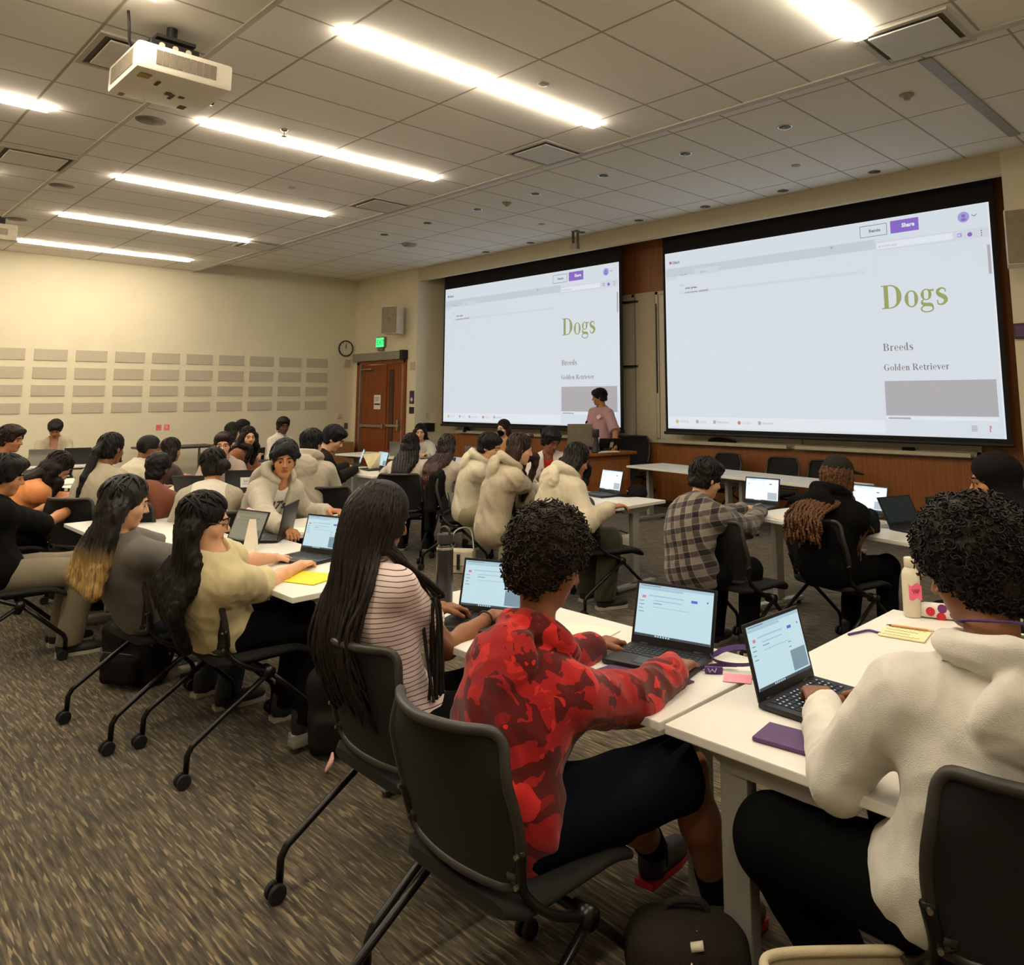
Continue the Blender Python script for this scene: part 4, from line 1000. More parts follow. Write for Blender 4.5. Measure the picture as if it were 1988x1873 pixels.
EYEW = mat('eye_white', (168, 156, 144), .3, var=0); IRIS = mat('iris_brown', (44, 26, 18), .3, var=0)
def person(lab, x, y, face, head, look=None, pitch=-.15, roll=0.0, hl=None, hr=None, sk='tan', top=None, legs=None, hair=None, stand=False, s=1.0, v=.010,
           vis=False, knees=None, feet=None, shoes=None, seat=.455, glasses=False, mask=None, wide=1.0, curl=(.35, .55, .35), hs=1.0, sock=None, pel_y=-.07, lean=0.0, nk_=.085, hood_drop=0.0, nbp=None, elbows=None, sole=None):
    rz = math.radians(face - 90); c_, s_ = math.cos(-rz), math.sin(-rz); RW = np.array([[c_, -s_, 0], [s_, c_, 0], [0, 0, 1]])
    org = vec(x, y, FZ); loc = lambda p: RW @ (np.asarray(p, float) - org)
    root = thing('person', lab, 'person', (x, y, FZ), rz)
    hc = loc(head); yaw = math.radians((look if look is not None else face) - face); Hm = rotm(yaw, pitch, roll)
    pel = vec(0, pel_y, seat + .10) if not stand else vec(0, 0, .93 * s)
    sb = hc + Hm @ vec(0, -.03, -.075) * hs; td = nrm(sb - pel); nb = sb - nrm(td + vec(0, .25, .25)) * nk_ * s
    if nbp is not None: nb = loc(nbp)
    td = nrm(nb - pel); tr = nrm(vec(1, 0, 0) + lean * vec(0, 0, 1)); tf = nrm(np.cross(td, tr)); tr = nrm(np.cross(tf, td)); A = np.stack([tr, tf, td], 1); TL = np.linalg.norm(nb - pel)
    tf_up = tf if tf[1] > 0 else -tf
    sp = lambda t: pel + (nb - pel) * t - tf_up * .05 * math.sin(PI * t) * min(1.0, .45 / TL)
    sw = .155 * s * wide; SH = {e: nb + tr * e * sw - td * .088 * s + tf_up * .016 for e in (-1, 1)}
    ARM = {}
    for e, tg in ((-1, hl), (1, hr)):
        T = loc(tg) if tg is not None else (vec(e * .13, .40, .77) if not stand else vec(e * .24, .06, .86))
        S = SH[e]; hd = T - S; hd[2] = min(hd[2], 0) * .25; d = nrm(nrm(hd) + vec(-e * .25, .2, -.05)) if not stand else nrm(vec(0, .15, -1))
        W = T - d * .055 * s; El = limb_ik(S, W, .285 * s, .255 * s, vec(e * .55, -.55, -.75)) if not (elbows and e in elbows) else loc(elbows[e]); fd = nrm(nrm(W - El) * .7 + d)
        pn = vec(0, 0, -1.0) if not stand else vec(-e, .2, 0); pn = nrm(pn - fd * (pn @ fd)); ARM[e] = (S, El, W, fd, pn)
    # legs
    KN, AN = {}, {}
    for i, e in enumerate((-1, 1)):
        hp = pel + vec(e * .085, .02, -.02)
        if stand: KN[e] = vec(e * .10, .03, .49 * s); AN[e] = vec(e * .11, 0, .085)
        else:
            KN[e] = vec(e * .13, pel_y + .46 * s, seat + .065) if not knees else loc(knees[i]); AN[e] = vec(e * .14, KN[e][1] - .06, .085) if not feet else loc(feet[i])
        if feet and stand: AN[e] = loc(feet[i])
    def torso(P, g=0.0, k=.06):
        d = ell(P, pel, (.160 * wide * s + g, .118 * s + g, .125 * s + g), A); d = smin(d, ell(P, sp(.32), (.138 * wide * s + g, .100 * s + g, .17 * s + g), A), k)
        d = smin(d, ell(P, sp(.66), (.155 * wide * s + g, .108 * s + g, .17 * s + g), A), k)
        for e in (-1, 1): d = smin(d, rc(P, nb - td * .040 * s, SH[e], .046 * s + g * .6, .044 * s + g * .8), k)
        return d
    tk = top or {}; kind = tk.get('kind', 'tee'); g = tk.get('fit', .020 if kind == 'tee' else .030)
    handm = {}
    # ---- body: one continuous skin mesh (head, neck, torso, arms, legs); hands at a finer step in the same mesh
    headw = lambda P: (P - hc) @ Hm
    shortleg = (legs or {}).get('kind') == 'shorts'
    def body(P):
        d = torso(P, -.012)
        d = smin(d, rc(P, hc + Hm @ vec(0, -.028, -.045) * hs, nb + vec(0, 0, -.01), .052 * s, .060 * s), .03)
        near = np.linalg.norm(P - hc, axis=1) < .30; h = np.full(len(P), 1.0)
        if near.any(): h[near] = head_field(headw(P[near]), hs)
        d = smin(d, h, .022)
        for e in (-1, 1):
            S, El, W, fd, pn = ARM[e]; th = 1.0 if kind == 'tee' else .86
            d = smin(d, rc(P, S, El, .050 * s * th, .041 * s * th), .03); d = smin(d, smin(rc(P, El, El + (W - El) * .4, .041 * s * th, .042 * s * th), rc(P, El + (W - El) * .4, W, .042 * s * th, .0275 * s), .02), .02)
            hp = pel + vec(e * .085, .02, -.02); lg = 1.0 if shortleg else .82
            d = smin(d, rc(P, hp, KN[e], .080 * lg, .056 * lg), .03); d = smin(d, smin(rc(P, KN[e], KN[e] + (AN[e] - KN[e]) * .35, .056 * lg, .058 * lg), rc(P, KN[e] + (AN[e] - KN[e]) * .35, AN[e], .058 * lg, .036 * lg), .03), .03)
        return d
    pts = [hc + 0, nb, pel] + [q for e in ARM for q in ARM[e][:3]] + list(KN.values()) + list(AN.values())
    lo = np.min(pts, 0) - vec(.17, .17, .16); hi = np.max(pts, 0) + vec(.17, .17, .17); lo[2] = max(lo[2], -.02)
    V, Q = polygonize(body, lo, hi, v); Vs, Qs = [V], [Q]
    for e in (-1, 1):
        S, El, W, fd, pn = ARM[e]; pr = hand_prims(W, fd, pn, e, curl, s)
        cen = W + fd * .08; Vh, Qh = polygonize(lambda P: eval_hand(P, pr), cen - .15, cen + .15, min(.0045, v * .6), B=5, slack=.8)
        Qs.append(Qh + sum(len(q) for q in Vs)); Vs.append(Vh)
    V = np.concatenate(Vs); Q = np.concatenate(Qs)
    C = V[Q].mean(1); qh = headw(C) / hs
    lip = ((np.abs(ell(qh, vec(0, .086, -.0655), (.026, .016, .015))) < .02) & (ell(qh, vec(0, .088, -.0655), (.025, .02, .0145)) < 0))
    lipm = mat('lips_' + sk, tuple(int(a * b) for a, b in zip(SK[sk], (.86, .66, .64))), .45, var=0)
    mesh_np('body', V, Q, [skin(sk), lipm], root, True, lip.astype(int))
    if vis:
        for e in (-1, 1):
            p = hc + Hm @ (vec(e * .031, .0772, -.003) * hs); m = MB(); n = 12
            prof = [(.0094 * hs * math.sin(PI * k / 8), -.0094 * hs * math.cos(PI * k / 8)) for k in range(9)]
            RR = Matrix([list(r) for r in Hm]) @ Matrix.Rotation(-PI / 2, 3, 'X')
            m.lathe(prof[:6], p, n, RR, 0, False); m.lathe(prof[5:], p, n, RR, 1, False); m.build('eye', [EYEW, IRIS], root, True)
            pb = [hc + Hm @ (vec(e * a, b, c) * hs) for a, b, c in ((.012, .096, .020), (.028, .092, .026), (.048, .076, .019))]
            MB().tube(hull_smooth(pb, 4), .0042 * hs, 6, flat=.8).build('eyebrow', hairm((hair or {}).get('color', (30, 22, 18))), root, True)
    if glasses:
        m = MB()
        for e in (-1, 1):
            cc = hc + Hm @ (vec(e * .034, .104, -.002) * hs); m.tube([cc + Hm @ (vec(.024 * math.cos(a), -.004 * abs(math.cos(a)), .021 * math.sin(a)) * hs) for a in np.linspace(0, 2 * PI, 17)[:-1]], .0018, 6, closed=True)
            m.tube([hc + Hm @ (vec(e * .058, .099, .004) * hs), hc + Hm @ (vec(e * .079, .0, .004) * hs)], .0018, 6)
        m.tube([hc + Hm @ (vec(-.010, .104, .002) * hs), hc + Hm @ (vec(.010, .104, .002) * hs)], .0018, 6); m.build('glasses', mat('glasses_rim', (96, 72, 46), .3, metal=.5), root, True)
    if mask:
        def mf(P):
            q = headw(P) / hs; d = head_field(q) - .006; return smax(d, ell(q, vec(0, .10, -.06), (.075, .09, .052)), .004)
        V, Q = polygonize(mf, hc - .16, hc + .16, .007); mesh_np('face_mask', V, Q, cloth(mask, 'mask_cloth'), root)
    # ---- upper clothing
    if top:
        col = top['m'] if 'm' in top else cloth(top['c']); longs = kind != 'tee'; fa = top.get('fold', .0085 if kind != 'tee' else .006); ph = (x * 7 + y * 3) % 6
        hem = top.get('hem', .03); op = top.get('open', 0)
        def shirt(P):
            d = torso(P, g, .07)
            for e in (-1, 1):
                S, El, W, fd, pn = ARM[e]
                if longs:
                    a = rc(P, S, El, .050 * s + g * .8, .046 * s + g * .75); b = rc(P, El, W, .048 * s + g * .7, .032 * s + g * .55); cut = (P - (W - fd * .012)) @ nrm(W - El)
                    sl = smax(smin(a, b, .03), cut, .006)
                    cuff = rc(P, W - nrm(W - El) * .05, W - nrm(W - El) * .012, .034 * s + g * .15, .034 * s + g * .15)
                    if kind == 'hoodie': sl = smin(sl, cuff, .012)
                else:
                    E2 = S + (El - S) * top.get('slv', .72); sl = rc(P, S, S + (El - S) * 1.1, .050 * s + g * .7, .060 * s + g * .9); sl = smax(sl, (P - E2) @ nrm(El - S), .006)
                d = smin(d, sl, .045)
            d = smax(d, (pel[2] - hem - .06 if not stand else pel[2] - .10) - P[:, 2] + .10 * np.clip(P[:, 1] - pel[1], -.1, .1), .012)
            nk = nb + td * .02 + tf_up * .02
            d = smax(d, -rc(P, nk, nk + nrm(hc - nk) * .2, .066 * s, .075 * s), .012)
            f1 = wav(P, 21, ph); Pz = P * vec(1, 1, .55) + vec(.35, .2, 0) * P[:, 2:3]; f2 = 1 - 2.2 * np.abs(wav(Pz, 27, ph + 2)); f3 = 1 - 2.0 * np.abs(wav(Pz, 52, ph + 4)); d = d - fa * (.75 * f1 + .42 * f2 + .2 * f3)
            if kind == 'hoodie':
                nk2 = nb + td * (.045 - hood_drop) - tf_up * .014; q = (P - nk2) @ A
                ringr = np.sqrt((q[:, 0] / 1.15) ** 2 + (q[:, 1] * 1.0) ** 2); bk = np.clip(-q[:, 1] / .09, -1, 1)
                tor = np.sqrt((ringr - .096) ** 2 + ((q[:, 2] + .004 + .22 * q[:, 1]) / 1.1) ** 2) - (.030 + .011 * bk)
                fl = ell(P, nb - tf_up * (.128 + g * .55) - td * (.055 + hood_drop), (.135, .052, .115), A); fl = smax(fl, -ell(P, nb - tf_up * .06 + td * .075, (.075, .075, .085), A), .02)
                hood = smin(tor, fl, .022)
                hood = hood - .004 * wav(P, 34, ph + 4) - .003 * (1 - 2 * np.abs(wav(P * vec(1, 1, 2.2), 30, ph)))
                if op: hood = smax(hood, -rbox(P, nb + tf_up * .14, (.05, .08, .2), .02, A), .01)
                d = smin(d, hood, .006)
            if kind == 'collar':
                nk2 = nb + td * .035; q = (P - nk2) @ A; d = smin(d, smax(np.abs(np.sqrt(q[:, 0] ** 2 + q[:, 1] ** 2) - .072) - .006, np.abs(q[:, 2]) - .022, .004), .008)
            if op: d = smax(d, -rbox(P, sp(.55) + tf_up * .16, (op, .13, .40), .02, A), .012)
            return d
        lo2 = np.min([pel, nb] + [q for e in ARM for q in ARM[e][:3]], 0) - .2; hi2 = np.max([pel, nb] + [q for e in ARM for q in ARM[e][:3]], 0) + .2; lo2[2] = max(lo2[2], pel[2] - .3)
        V, Q = polygonize(shirt, lo2, hi2, v * 1.0); nm = top.get('name', {'tee': 't_shirt', 'long': 'sweater', 'hoodie': 'hoodie', 'collar': 'shirt'}[kind])
        mi = None; ms = col
        if 'm2' in top:                   # raglan: body panel of another colour
            ms = [col, top['m2']]; q = (V[Q].mean(1) - nb) @ A; mi = (np.abs(q[:, 0]) < .115 + .25 * np.clip(-q[:, 2] - .05, 0, .2)).astype(int)
        to = mesh_np(nm, V, Q, ms, root, True, mi)
        if op and 'inner' in top:
            V, Q = polygonize(lambda P: smax(smax(torso(P, .012), pel[2] - .05 - P[:, 2], .01), -rc(P, nb + tf_up * .03, nb + tf_up * .03 + td * .2, .07, .08), .01), lo2, hi2, v); inn = mesh_np('t_shirt', V, Q, cloth(top['inner']), root)
        root['_fr'] = 0
    # ---- trousers
    if legs:
        lm = legs['m'] if 'm' in legs else cloth(legs['c']); gl = legs.get('fit', .016); cut = legs.get('kind') == 'shorts'
        def tro(P):
            d = ell(P, pel + vec(0, 0, -.01), (.166 * wide * s + .010, .122 * s + .010, .12), A if not stand else None); d = smax(d, P[:, 2] - pel[2] - .075, .01)
            for e in (-1, 1):
                hp = pel + vec(e * .085, .02, -.02); K = KN[e]; An = AN[e]
                if cut:
                    a = rc(P, hp, K + nrm(K - hp) * .02, .086 + gl, .072 + gl * 1.4); a = smax(a, (P - (hp + (K - hp) * .97)) @ nrm(K - hp), .006); d = smin(d, a, .04)
                else:
                    d = smin(d, rc(P, hp, K, .082 + gl, .060 + gl), .04); d = smin(d, smax(rc(P, K, An, .060 + gl, .048 + gl * legs.get('flare', 1.0)), (An[2] - .02) - P[:, 2], .008), .03)
            return d - .004 * wav(P, 30, 1.0 + x)
        pt = [pel] + list(KN.values()) + list(AN.values()); V, Q = polygonize(tro, np.min(pt, 0) - .2, np.max(pt, 0) + .2, v * 1.15); mesh_np(legs.get('name', 'shorts' if cut else 'trousers'), V, Q, lm, root)
        shm = shoes if shoes is not None else mat('shoe_black', (34, 30, 28), .6)
        for e in (-1, 1):
            if sock: MB().tube([AN[e] + (KN[e] - AN[e]) * .32, AN[e], AN[e] + vec(0, 0, -.04)], [.052, .044, .043], 12).build('sock', cloth(sock), root, True)
            shoe(root, vec(AN[e][0], AN[e][1] - .02, AN[e][2] - .085), nrm(vec(e * .12, 1, 0)), shm, sole=sole)
    # ---- hair
    if hair: make_hair(root, hair, hc, Hm, hs, nb, sp, tf_up, tr, td, A, SH, v, s, (g if top else 0) + (.08 if kind == 'hoodie' else .012))
    return dict(root=root, hc=hc, Hm=Hm, nb=nb, A=A, sp=sp, tf=tf_up, tr=tr, td=td, SH=SH, ARM=ARM, pel=pel, loc=loc)

def tube_np(paths, radii, n=5):          # many tubes at once -> V, Q
    Vs, Qs, b = [], [], 0
    ca = np.cos(np.linspace(0, 2 * PI, n + 1)[:-1]); sa = np.sin(np.linspace(0, 2 * PI, n + 1)[:-1])
    for P, r in zip(paths, radii):
        P = np.asarray(P); k = len(P); T = np.gradient(P, axis=0); T /= np.linalg.norm(T, axis=1)[:, None] + 1e-9
        ref = np.where(np.abs(T[:, 2:3]) < .9, np.array([[0, 0, 1.0]]), np.array([[1.0, 0, 0]])); N = np.cross(T, ref); N /= np.linalg.norm(N, axis=1)[:, None] + 1e-9; Bn = np.cross(T, N)
        r = np.broadcast_to(np.asarray(r), (k,)); V = P[:, None] + r[:, None, None] * (N[:, None] * ca[None, :, None] + Bn[:, None] * sa[None, :, None]); Vs.append(V.reshape(-1, 3))
        i = np.arange(k - 1)[:, None]; j = np.arange(n)[None]; a = i * n + j; c = i * n + (j + 1) % n; Qs.append(np.stack([a, c, c + n, a + n], -1).reshape(-1, 4) + b); b += k * n
    return np.concatenate(Vs), np.concatenate(Qs)

def make_hair(root, H, hc, Hm, hs, nb, sp, tf, tr, td, A, SH, v, s, gf=.02):
    st = H['style']; col = H.get('color', (30, 23, 18)); m = H['m'] if 'm' in H else hairm(col); ln = H.get('len', .45); ph = hc[0] * 5 + hc[1]
    hw = lambda P: ((P - hc) @ Hm) / hs; vol = H.get('vol', 1.0); fz = H.get('front', .078)
    def facecut(q): return smin(ell(q, vec(0, .115, -.055), (.078, .095, .12)), ell(q, vec(0, .13, -.01), (.058, .085, fz)), .02)
    def cap(q, back=-.075):
        d = ell(q, vec(0, -.018, .034), (.088 * vol, .109 * vol, .098 + .012 * (vol - 1) * 8)); low = smax(ell(q, vec(0, -.045, -.03), (.080 * vol, .075 * vol, .09)), back - q[:, 2], .015)
        d = smin(d, low, .02); d = smax(d, -facecut(q), .014); d = smax(d, -(q[:, 2] + .005) - 2.2 * np.clip(-q[:, 1] - .0, 0, .09) + .0 - .02, .01); return d
    back = lambda t, off=.0: sp(t) - tf * (.118 * s + off)
    chains = []
    if st in ('long', 'braids', 'locs'):
        top_ = hc + Hm @ (vec(0, -.07, -.02) * hs); tend = max(.0, 1 - ln / .5)
        for k, u in enumerate(np.linspace(-1, 1, 7)):
            a = hc + Hm @ (vec(u * .068, -.055 + .02 * abs(u), -.01) * hs); b = hc + Hm @ (vec(u * .074, -.075 + .03 * abs(u), -.09) * hs)
            e0 = nb + tr * u * .105 - tf * (.092 + gf - .03 * abs(u)) - td * .03; e1 = sp(max(tend, .66)) + tr * u * H.get('w', .105) - tf * (.128 + gf); e2 = sp(tend) + tr * u * H.get('w', .105) * .92 - tf * (.125 + gf) + vec(0, 0, -max(0, ln - .5))
            chains.append(hull_smooth([a, b, e0, e1, e2], 4) if not H.get('nape') else hull_smooth([a, b, nb + tr * u * .06 - tf * .05 + td * .03], 4))
        if H.get('frontal'):
            for e in H['frontal']:
                a = hc + Hm @ (vec(e * .078, .015, .02) * hs); b = hc + Hm @ (vec(e * .088, .03, -.10) * hs); c = SH[e] * .55 + nb * .45 + tf * (.08 + gf) + td * (.05 + gf); d_ = sp(.55) + tr * e * .10 + tf * (.12 + gf)
                chains.append(hull_smooth([a, b, c, d_], 5))
            if H.get('nape'):
                a = hc + Hm @ (vec(e * .06, -.04, -.03) * hs); b = hc + Hm @ (vec(e * .085, -.03, -.12) * hs); c = SH[e] * .7 + nb * .3 + td * (.06 + gf) - tf * .02; chains.append(hull_smooth([a, b, c, SH[e] * .7 + sp(.6) * .3 + tf * (.10 + gf)], 5))
    def strands(P, f=95.0, amp=.0035):
        q = P - hc; a = np.arctan2(q[:, 0], q[:, 1] - .0) ; r = np.hypot(q[:, 0], q[:, 1]) + .02
        u = np.where(q[:, 2] > .0, a * .1, q[:, 0] + .4 * q[:, 1]); w1 = .012 * np.sin(q[:, 2] * 22 + ph); return amp * (np.sin(f * 2.2 * (u + w1)) + .6 * np.sin(f * 4.7 * (u + w1 * .7) + 1.3))
    V = None
    if st in ('short', 'long', 'bun', 'pony', 'curly', 'crop', 'mop'):
        def f(P):
            q = hw(P)
            if st == 'crop': d = smax(smax(head_field(q) - .010, -facecut(q), .01), -(q[:, 2] + .0) - 1.8 * np.clip(-q[:, 1], 0, .09), .008)
            else: d = cap(q, -.085 if st in ('long', 'pony', 'bun') else -.07)
            if st == 'mop':
                for a_, b_, r0 in (((-.03, .03, .10), (-.085, .05, .04), .034), ((-.03, .03, .10), (.03, .085, .075), .034), ((.0, .05, .105), (.085, .045, .045), .034), ((-.03, .06, .09), (-.06, .085, .045), .024), ((0, .06, .095), (.065, .075, .05), .024)): d = smin(d, rc(q, vec(*a_), vec(*b_), r0, r0 * .75), .016)
            if st in ('short', 'curly', 'mop'): d = smin(d, smax(ell(q, vec(0, .012, .082 + .012 * (vol - 1) * 5), (.080 * vol, .092 * vol, .050)), -ell(q, vec(0, .16, .02), (.10, .085, .06)), .015), .02)
            if st == 'short' and H.get('fringe'): d = smin(d, rc(q, vec(-.055, .075, .058), vec(.05, .085, .062), .020, .024), .02)
            if st == 'long': d = smin(d, ell(q, vec(0, -.05, -.045), (.084, .066, .085)), .03)
            if st == 'bun': d = smin(d, ell(q, vec(*H.get('at', (0, -.13, .02))), (.052, .05, .05)), .015)
            d = d * hs
            if st == 'pony':
                for a, b, ra, rb in zip(PN[:-1], PN[1:], PR[:-1], PR[1:]): d = smin(d, rc(P, a, b, ra, rb), .012)
            for ch in chains:
                k = len(ch)
                for i in range(k - 1):
                    t = i / (k - 1); d = smin(d, rc(P, ch[i], ch[i + 1], .036 - .012 * t, .036 - .012 * (t + 1 / (k - 1))), .022)
            if st in ('curly', 'mop'): d = d - (.5 if st == 'mop' else 1) *  (.006 * wav(P, 130, ph) + .004 * wav(P, 240, ph + 1))
            elif st == 'crop': d = d - .0015 * wav(P, 300, ph)
            else: d = d - strands(P) - .003 * wav(P, 60, ph)
            return d
        if st == 'pony':
            PN = [hc + Hm @ (vec(0, -.115, .03) * hs), hc + Hm @ (vec(0, -.15, -.03) * hs), nb - tf * .13 + td * .0, sp(.8) - tf * .14, sp(max(0, 1 - ln / .5)) - tf * .14]; PR = [.03, .036, .034, .03, .014]
        L = [hc - .17, hc + .17] + [p for ch in chains for p in (ch[0], ch[-1])] + ([q for q in PN] if st == 'pony' else [])
        V, Q = polygonize(f, np.min(L, 0) - .06, np.max(L, 0) + .06, min(v, .009))
    elif st == 'afro':
        R_ = vec(.118, .128, .118) * vol
        def f(P):
            q = hw(P); d = ell(q, vec(0, -.02, .052), R_); d = smin(d, ell(q, vec(0, -.05, -.035), (.088 * vol, .075 * vol, .075)), .03); d = smax(d, -smin(facecut(q), ell(q, vec(0, .10, -.06), (.14, .09, .09)), .02), .02); d = smax(d, -.098 - q[:, 2], .01)
            return d * hs - .006 * wav(P, 120, ph) - .0035 * wav(P, 260, ph + 1)
        V, Q = polygonize(f, hc - .24, hc + .24, min(v, .008))
        nc = H.get('coils', 0)
        if nc:
            rng = np.random.default_rng(int(abs(hc[0]) * 1000) + 5); sel = rng.choice(len(V), nc); ps, rs = [], []
            for i in sel:
                p = V[i]; nn = nrm(p - (hc + Hm @ vec(0, -.02, .03))); t1 = nrm(np.cross(nn, rng.normal(size=3))); t2 = np.cross(nn, t1); tt_ = np.linspace(0, 1, 16); R0 = rng.uniform(.0045, .009); tw = rng.uniform(5, 10) * rng.choice([-1, 1]); hgt = rng.uniform(.010, .026)
                drift = t1 * rng.uniform(-.012, .012)
                ps.append(p - nn * .006 + nn * (tt_ * hgt)[:, None] + drift * (tt_ ** 2)[:, None] + R0 * (t1 * np.cos(tw * tt_)[:, None] + t2 * np.sin(tw * tt_)[:, None])); rs.append(np.full(16, rng.uniform(.0016, .0026)))
            V2, Q2 = tube_np(ps, rs, 4); Q = np.concatenate([Q, Q2 + len(V)]); V = np.concatenate([V, V2])
    elif st in ('braids', 'locs'):
        rng = np.random.default_rng(3); base = None; ps, rs = [], []
        def f(P):
            q = hw(P); d = smax(head_field(q) - .012, -facecut(q), .01); return smax(d, -(q[:, 2] + .06), .01) * hs
        V, Q = polygonize(f, hc - .17, hc + .17, .008); nbr = H.get('n', 80); wdt = H.get('w', .12)
        for k in range(nbr):
            lay = k % 3; u = -1 + 2 * (k + .5) / nbr + rng.uniform(-.02, .02); a = u * 1.9
            el = [.25, .62, 1.0][lay] + rng.uniform(-.1, .1); dr = vec(math.sin(a) * math.cos(el), -math.cos(a) * math.cos(el), math.sin(el))
            q0 = vec(0, -.012, .03) + dr * vec(.084, .103, .098); q1 = vec(0, -.012, .03) + vec(math.sin(a) * .096, -math.cos(a) * .115, -.02 + .03 * lay * .3)
            q2 = vec(math.sin(a) * .098, -.012 - math.cos(a) * .112, -.105)
            front = abs(u) > H.get('fr', .86); l2 = ln + rng.uniform(-.12, .06)
            g = [hc + Hm @ (q * hs) for q in (q0, q1, q2)]; o = .012 * lay + rng.uniform(-.006, .006)
            if not front:
                uu = np.clip(u * 1.25, -1, 1); d1 = nb + tr * uu * .135 - tf * (.09 + gf + o - .05 * uu * uu) - td * .05
                tl = [max(-.15, 1 - (l2 * w_) / .5) for w_ in (.5, .8, 1.0)]
                g += [d1] + [sp(max(0, q)) + vec(0, 0, min(0, q) * .5) + tr * uu * wdt * (1 + .06 * j) - tf * (.118 + gf + o) for j, q in enumerate(tl)]
            else:
                e = 1 if u > 0 else -1
                if H.get('sides') and e not in H['sides']: continue
                d1 = SH[e] * .62 + nb * .38 + td * .092 + tf * rng.uniform(.02, .07); g += [d1, SH[e] * .8 + sp(.6) * .2 + tf * rng.uniform(.10, .17) + tr * e * rng.uniform(-.02, .07) - td * .06, SH[e] * .55 + sp(.35) * .45 + tf * rng.uniform(.11, .18) + tr * e * rng.uniform(-.01, .09), sp(.15) + tr * e * rng.uniform(.15, .19) + tf * rng.uniform(.02, .09)]
            P = np.array(hull_smooth(g, 12)); t_ = np.linspace(0, 1, len(P)); L_ = np.linalg.norm(np.diff(P, axis=0), axis=1).sum(); tex = .82 + .38 * np.abs(np.sin(PI * t_ * L_ / .016)) if st == 'braids' else 1 + .3 * np.sin(2 * PI * t_ * L_ / .03 + k)
            P = P + (.002 if st == 'braids' else .007) * np.stack([np.sin(t_ * 30 + k), np.cos(t_ * 26 + k), 0 * t_], 1) * (t_ ** .5)[:, None]
            ps.append(P); rs.append(H.get('r', .0058) * tex * (1 - .35 * t_))
        V2, Q2 = tube_np(ps, rs, 6); Q = np.concatenate([Q, Q2 + len(V)]); V = np.concatenate([V, V2])
    elif st == 'hijab':
        def f(P):
            q = hw(P); d = ell(q, vec(0, -.02, .035), (.096, .118, .108)); d = smin(d, ell(q, vec(0, -.02, -.07), (.092, .10, .10)), .03); d = smax(d, -ell(q, vec(0, .13, -.02), (.058, .085, .085)), .012)
            d = smin(d, ell(P, nb + td * .0 - tf * .01, (.15, .125, .075), A), .05); return d - .005 * wav(P, 38, ph)
        V, Q = polygonize(f, np.minimum(hc, nb) - .22, np.maximum(hc, nb) + .22, min(v, .009)); mesh_np('headscarf', V, Q, m, root); return
    nl = H.get('locks', 90 if st in ('short', 'mop', 'curly') else (60 if st in ('long', 'bun', 'pony') else 0))
    if V is not None and nl:
        rng = np.random.default_rng(int(abs(hc[0] * 977)) + 3); ps, rs = [], []; R_ = vec(.088 * vol, .109 * vol, .100 + .012 * (vol - 1) * 8); cw = vec(rng.uniform(-.25, .25), -.25, 1.0)
        if st == 'mop': R_ = R_ + vec(.006, .008, .014)
        for k in range(nl):
            a = rng.uniform(-PI, PI); fr = abs(a) < 1.15; el = rng.uniform(.30, .62) if fr else rng.uniform(-.35, .25)
            if fr and st == 'mop': el = rng.uniform(.12, .5)
            e_ = vec(math.sin(a) * math.cos(el), math.cos(a) * math.cos(el), math.sin(el)); c0 = nrm(cw + rng.normal(size=3) * .28); tt_ = np.linspace(0, 1, 9); D = np.array([nrm(c0 * (1 - q) + e_ * q) for q in tt_])
            wv = .010 * np.sin(tt_ * rng.uniform(3, 7) + rng.uniform(0, 6)) * (1 if st in ('mop', 'curly') else .5); tn = nrm(np.cross(e_, c0))
            Pq = vec(0, -.018, .034) + D * R_ * (1.015 + rng.uniform(0, .05) * np.sin(PI * tt_) + .03 * tt_ * rng.uniform(-.5, 1.0))[:, None] + tn * wv[:, None]
            ps.append(hc + (Pq * hs) @ Hm.T); rs.append(np.interp(tt_, [0, .2, .7, 1], [.001, .0058, .0050, .0009]) * rng.uniform(.8, 1.5))
        V2, Q2 = tube_np(ps, rs, 5); Q = np.concatenate([Q, Q2 + len(V)]); V = np.concatenate([V, V2])
    if V is not None: mesh_np('hair', V, Q, m, root)
    if H.get('cap'):
        def f(P):
            q = hw(P); d = ell(q, vec(0, -.015, .045), (.098, .118, .098)); d = smax(d, -(q[:, 2] - .035 - .25 * q[:, 1]), .012); b = rbox(q, vec(0, .135, .055), (.07, .06, .006), .005); return smin(d, b, .012) * hs
        V, Q = polygonize(f, hc - .24, hc + .24, .008); mesh_np('cap', V, Q, cloth(H['cap'], 'cap_cloth'), root)
# ================================================================ TABLES
TZ = .735
def tbl(*a): return table(*a)
tbl(-2.274, 2.182, 0, 'white training table of the braided girl and the red hoodie boy, nearest left')
# the right foreground table has its leg set back towards the seam
t = build_table(ldx=.13, inset=.062); t.location = (-1.107, 2.671, FZ); t.rotation_euler = (0, 0, PI / 2); t['label'] = 'white training table in the right foreground, in front of the white hoodie boy'
tbl(-4.365, 2.103, 0, 'white table with a yellow folder on its corner, left of the braided girl')
tbl(-5.44, 2.95, 90, 'white table edge in front of the boy who looks at the camera').scale = (.60, 1, 1)
tbl(-6.03, 1.93, 0, 'white table under the outstretched hands of the black shirt person')
tbl(-7.75, 3.05, 62, 'white table with a stickered laptop, in front of the bun haired girl')
tbl(-8.95, 5.33, 0, 'white table end with a paper cone, left of the empty looking black chair')
tbl(-5.16, 5.34, 0, 'white table with a black cap on its right end, before the sweater girls')
tbl(-2.55, 5.55, -12, 'white table of the plaid shirt boy and the cap wearer')
tbl(-.93, 5.21, -12, 'white table end right of the cap wearer, mostly hidden by the big curly head')
tbl(-6.0, 8.29, -10, 'empty white table at the front, left half of the pair')
tbl(-4.36, 7.995, -10, 'empty white table at the front, right half of the pair')
tbl(-10.9, 5.0, 20, 'white table by the left wall, in front of the young man in the pale shirt')
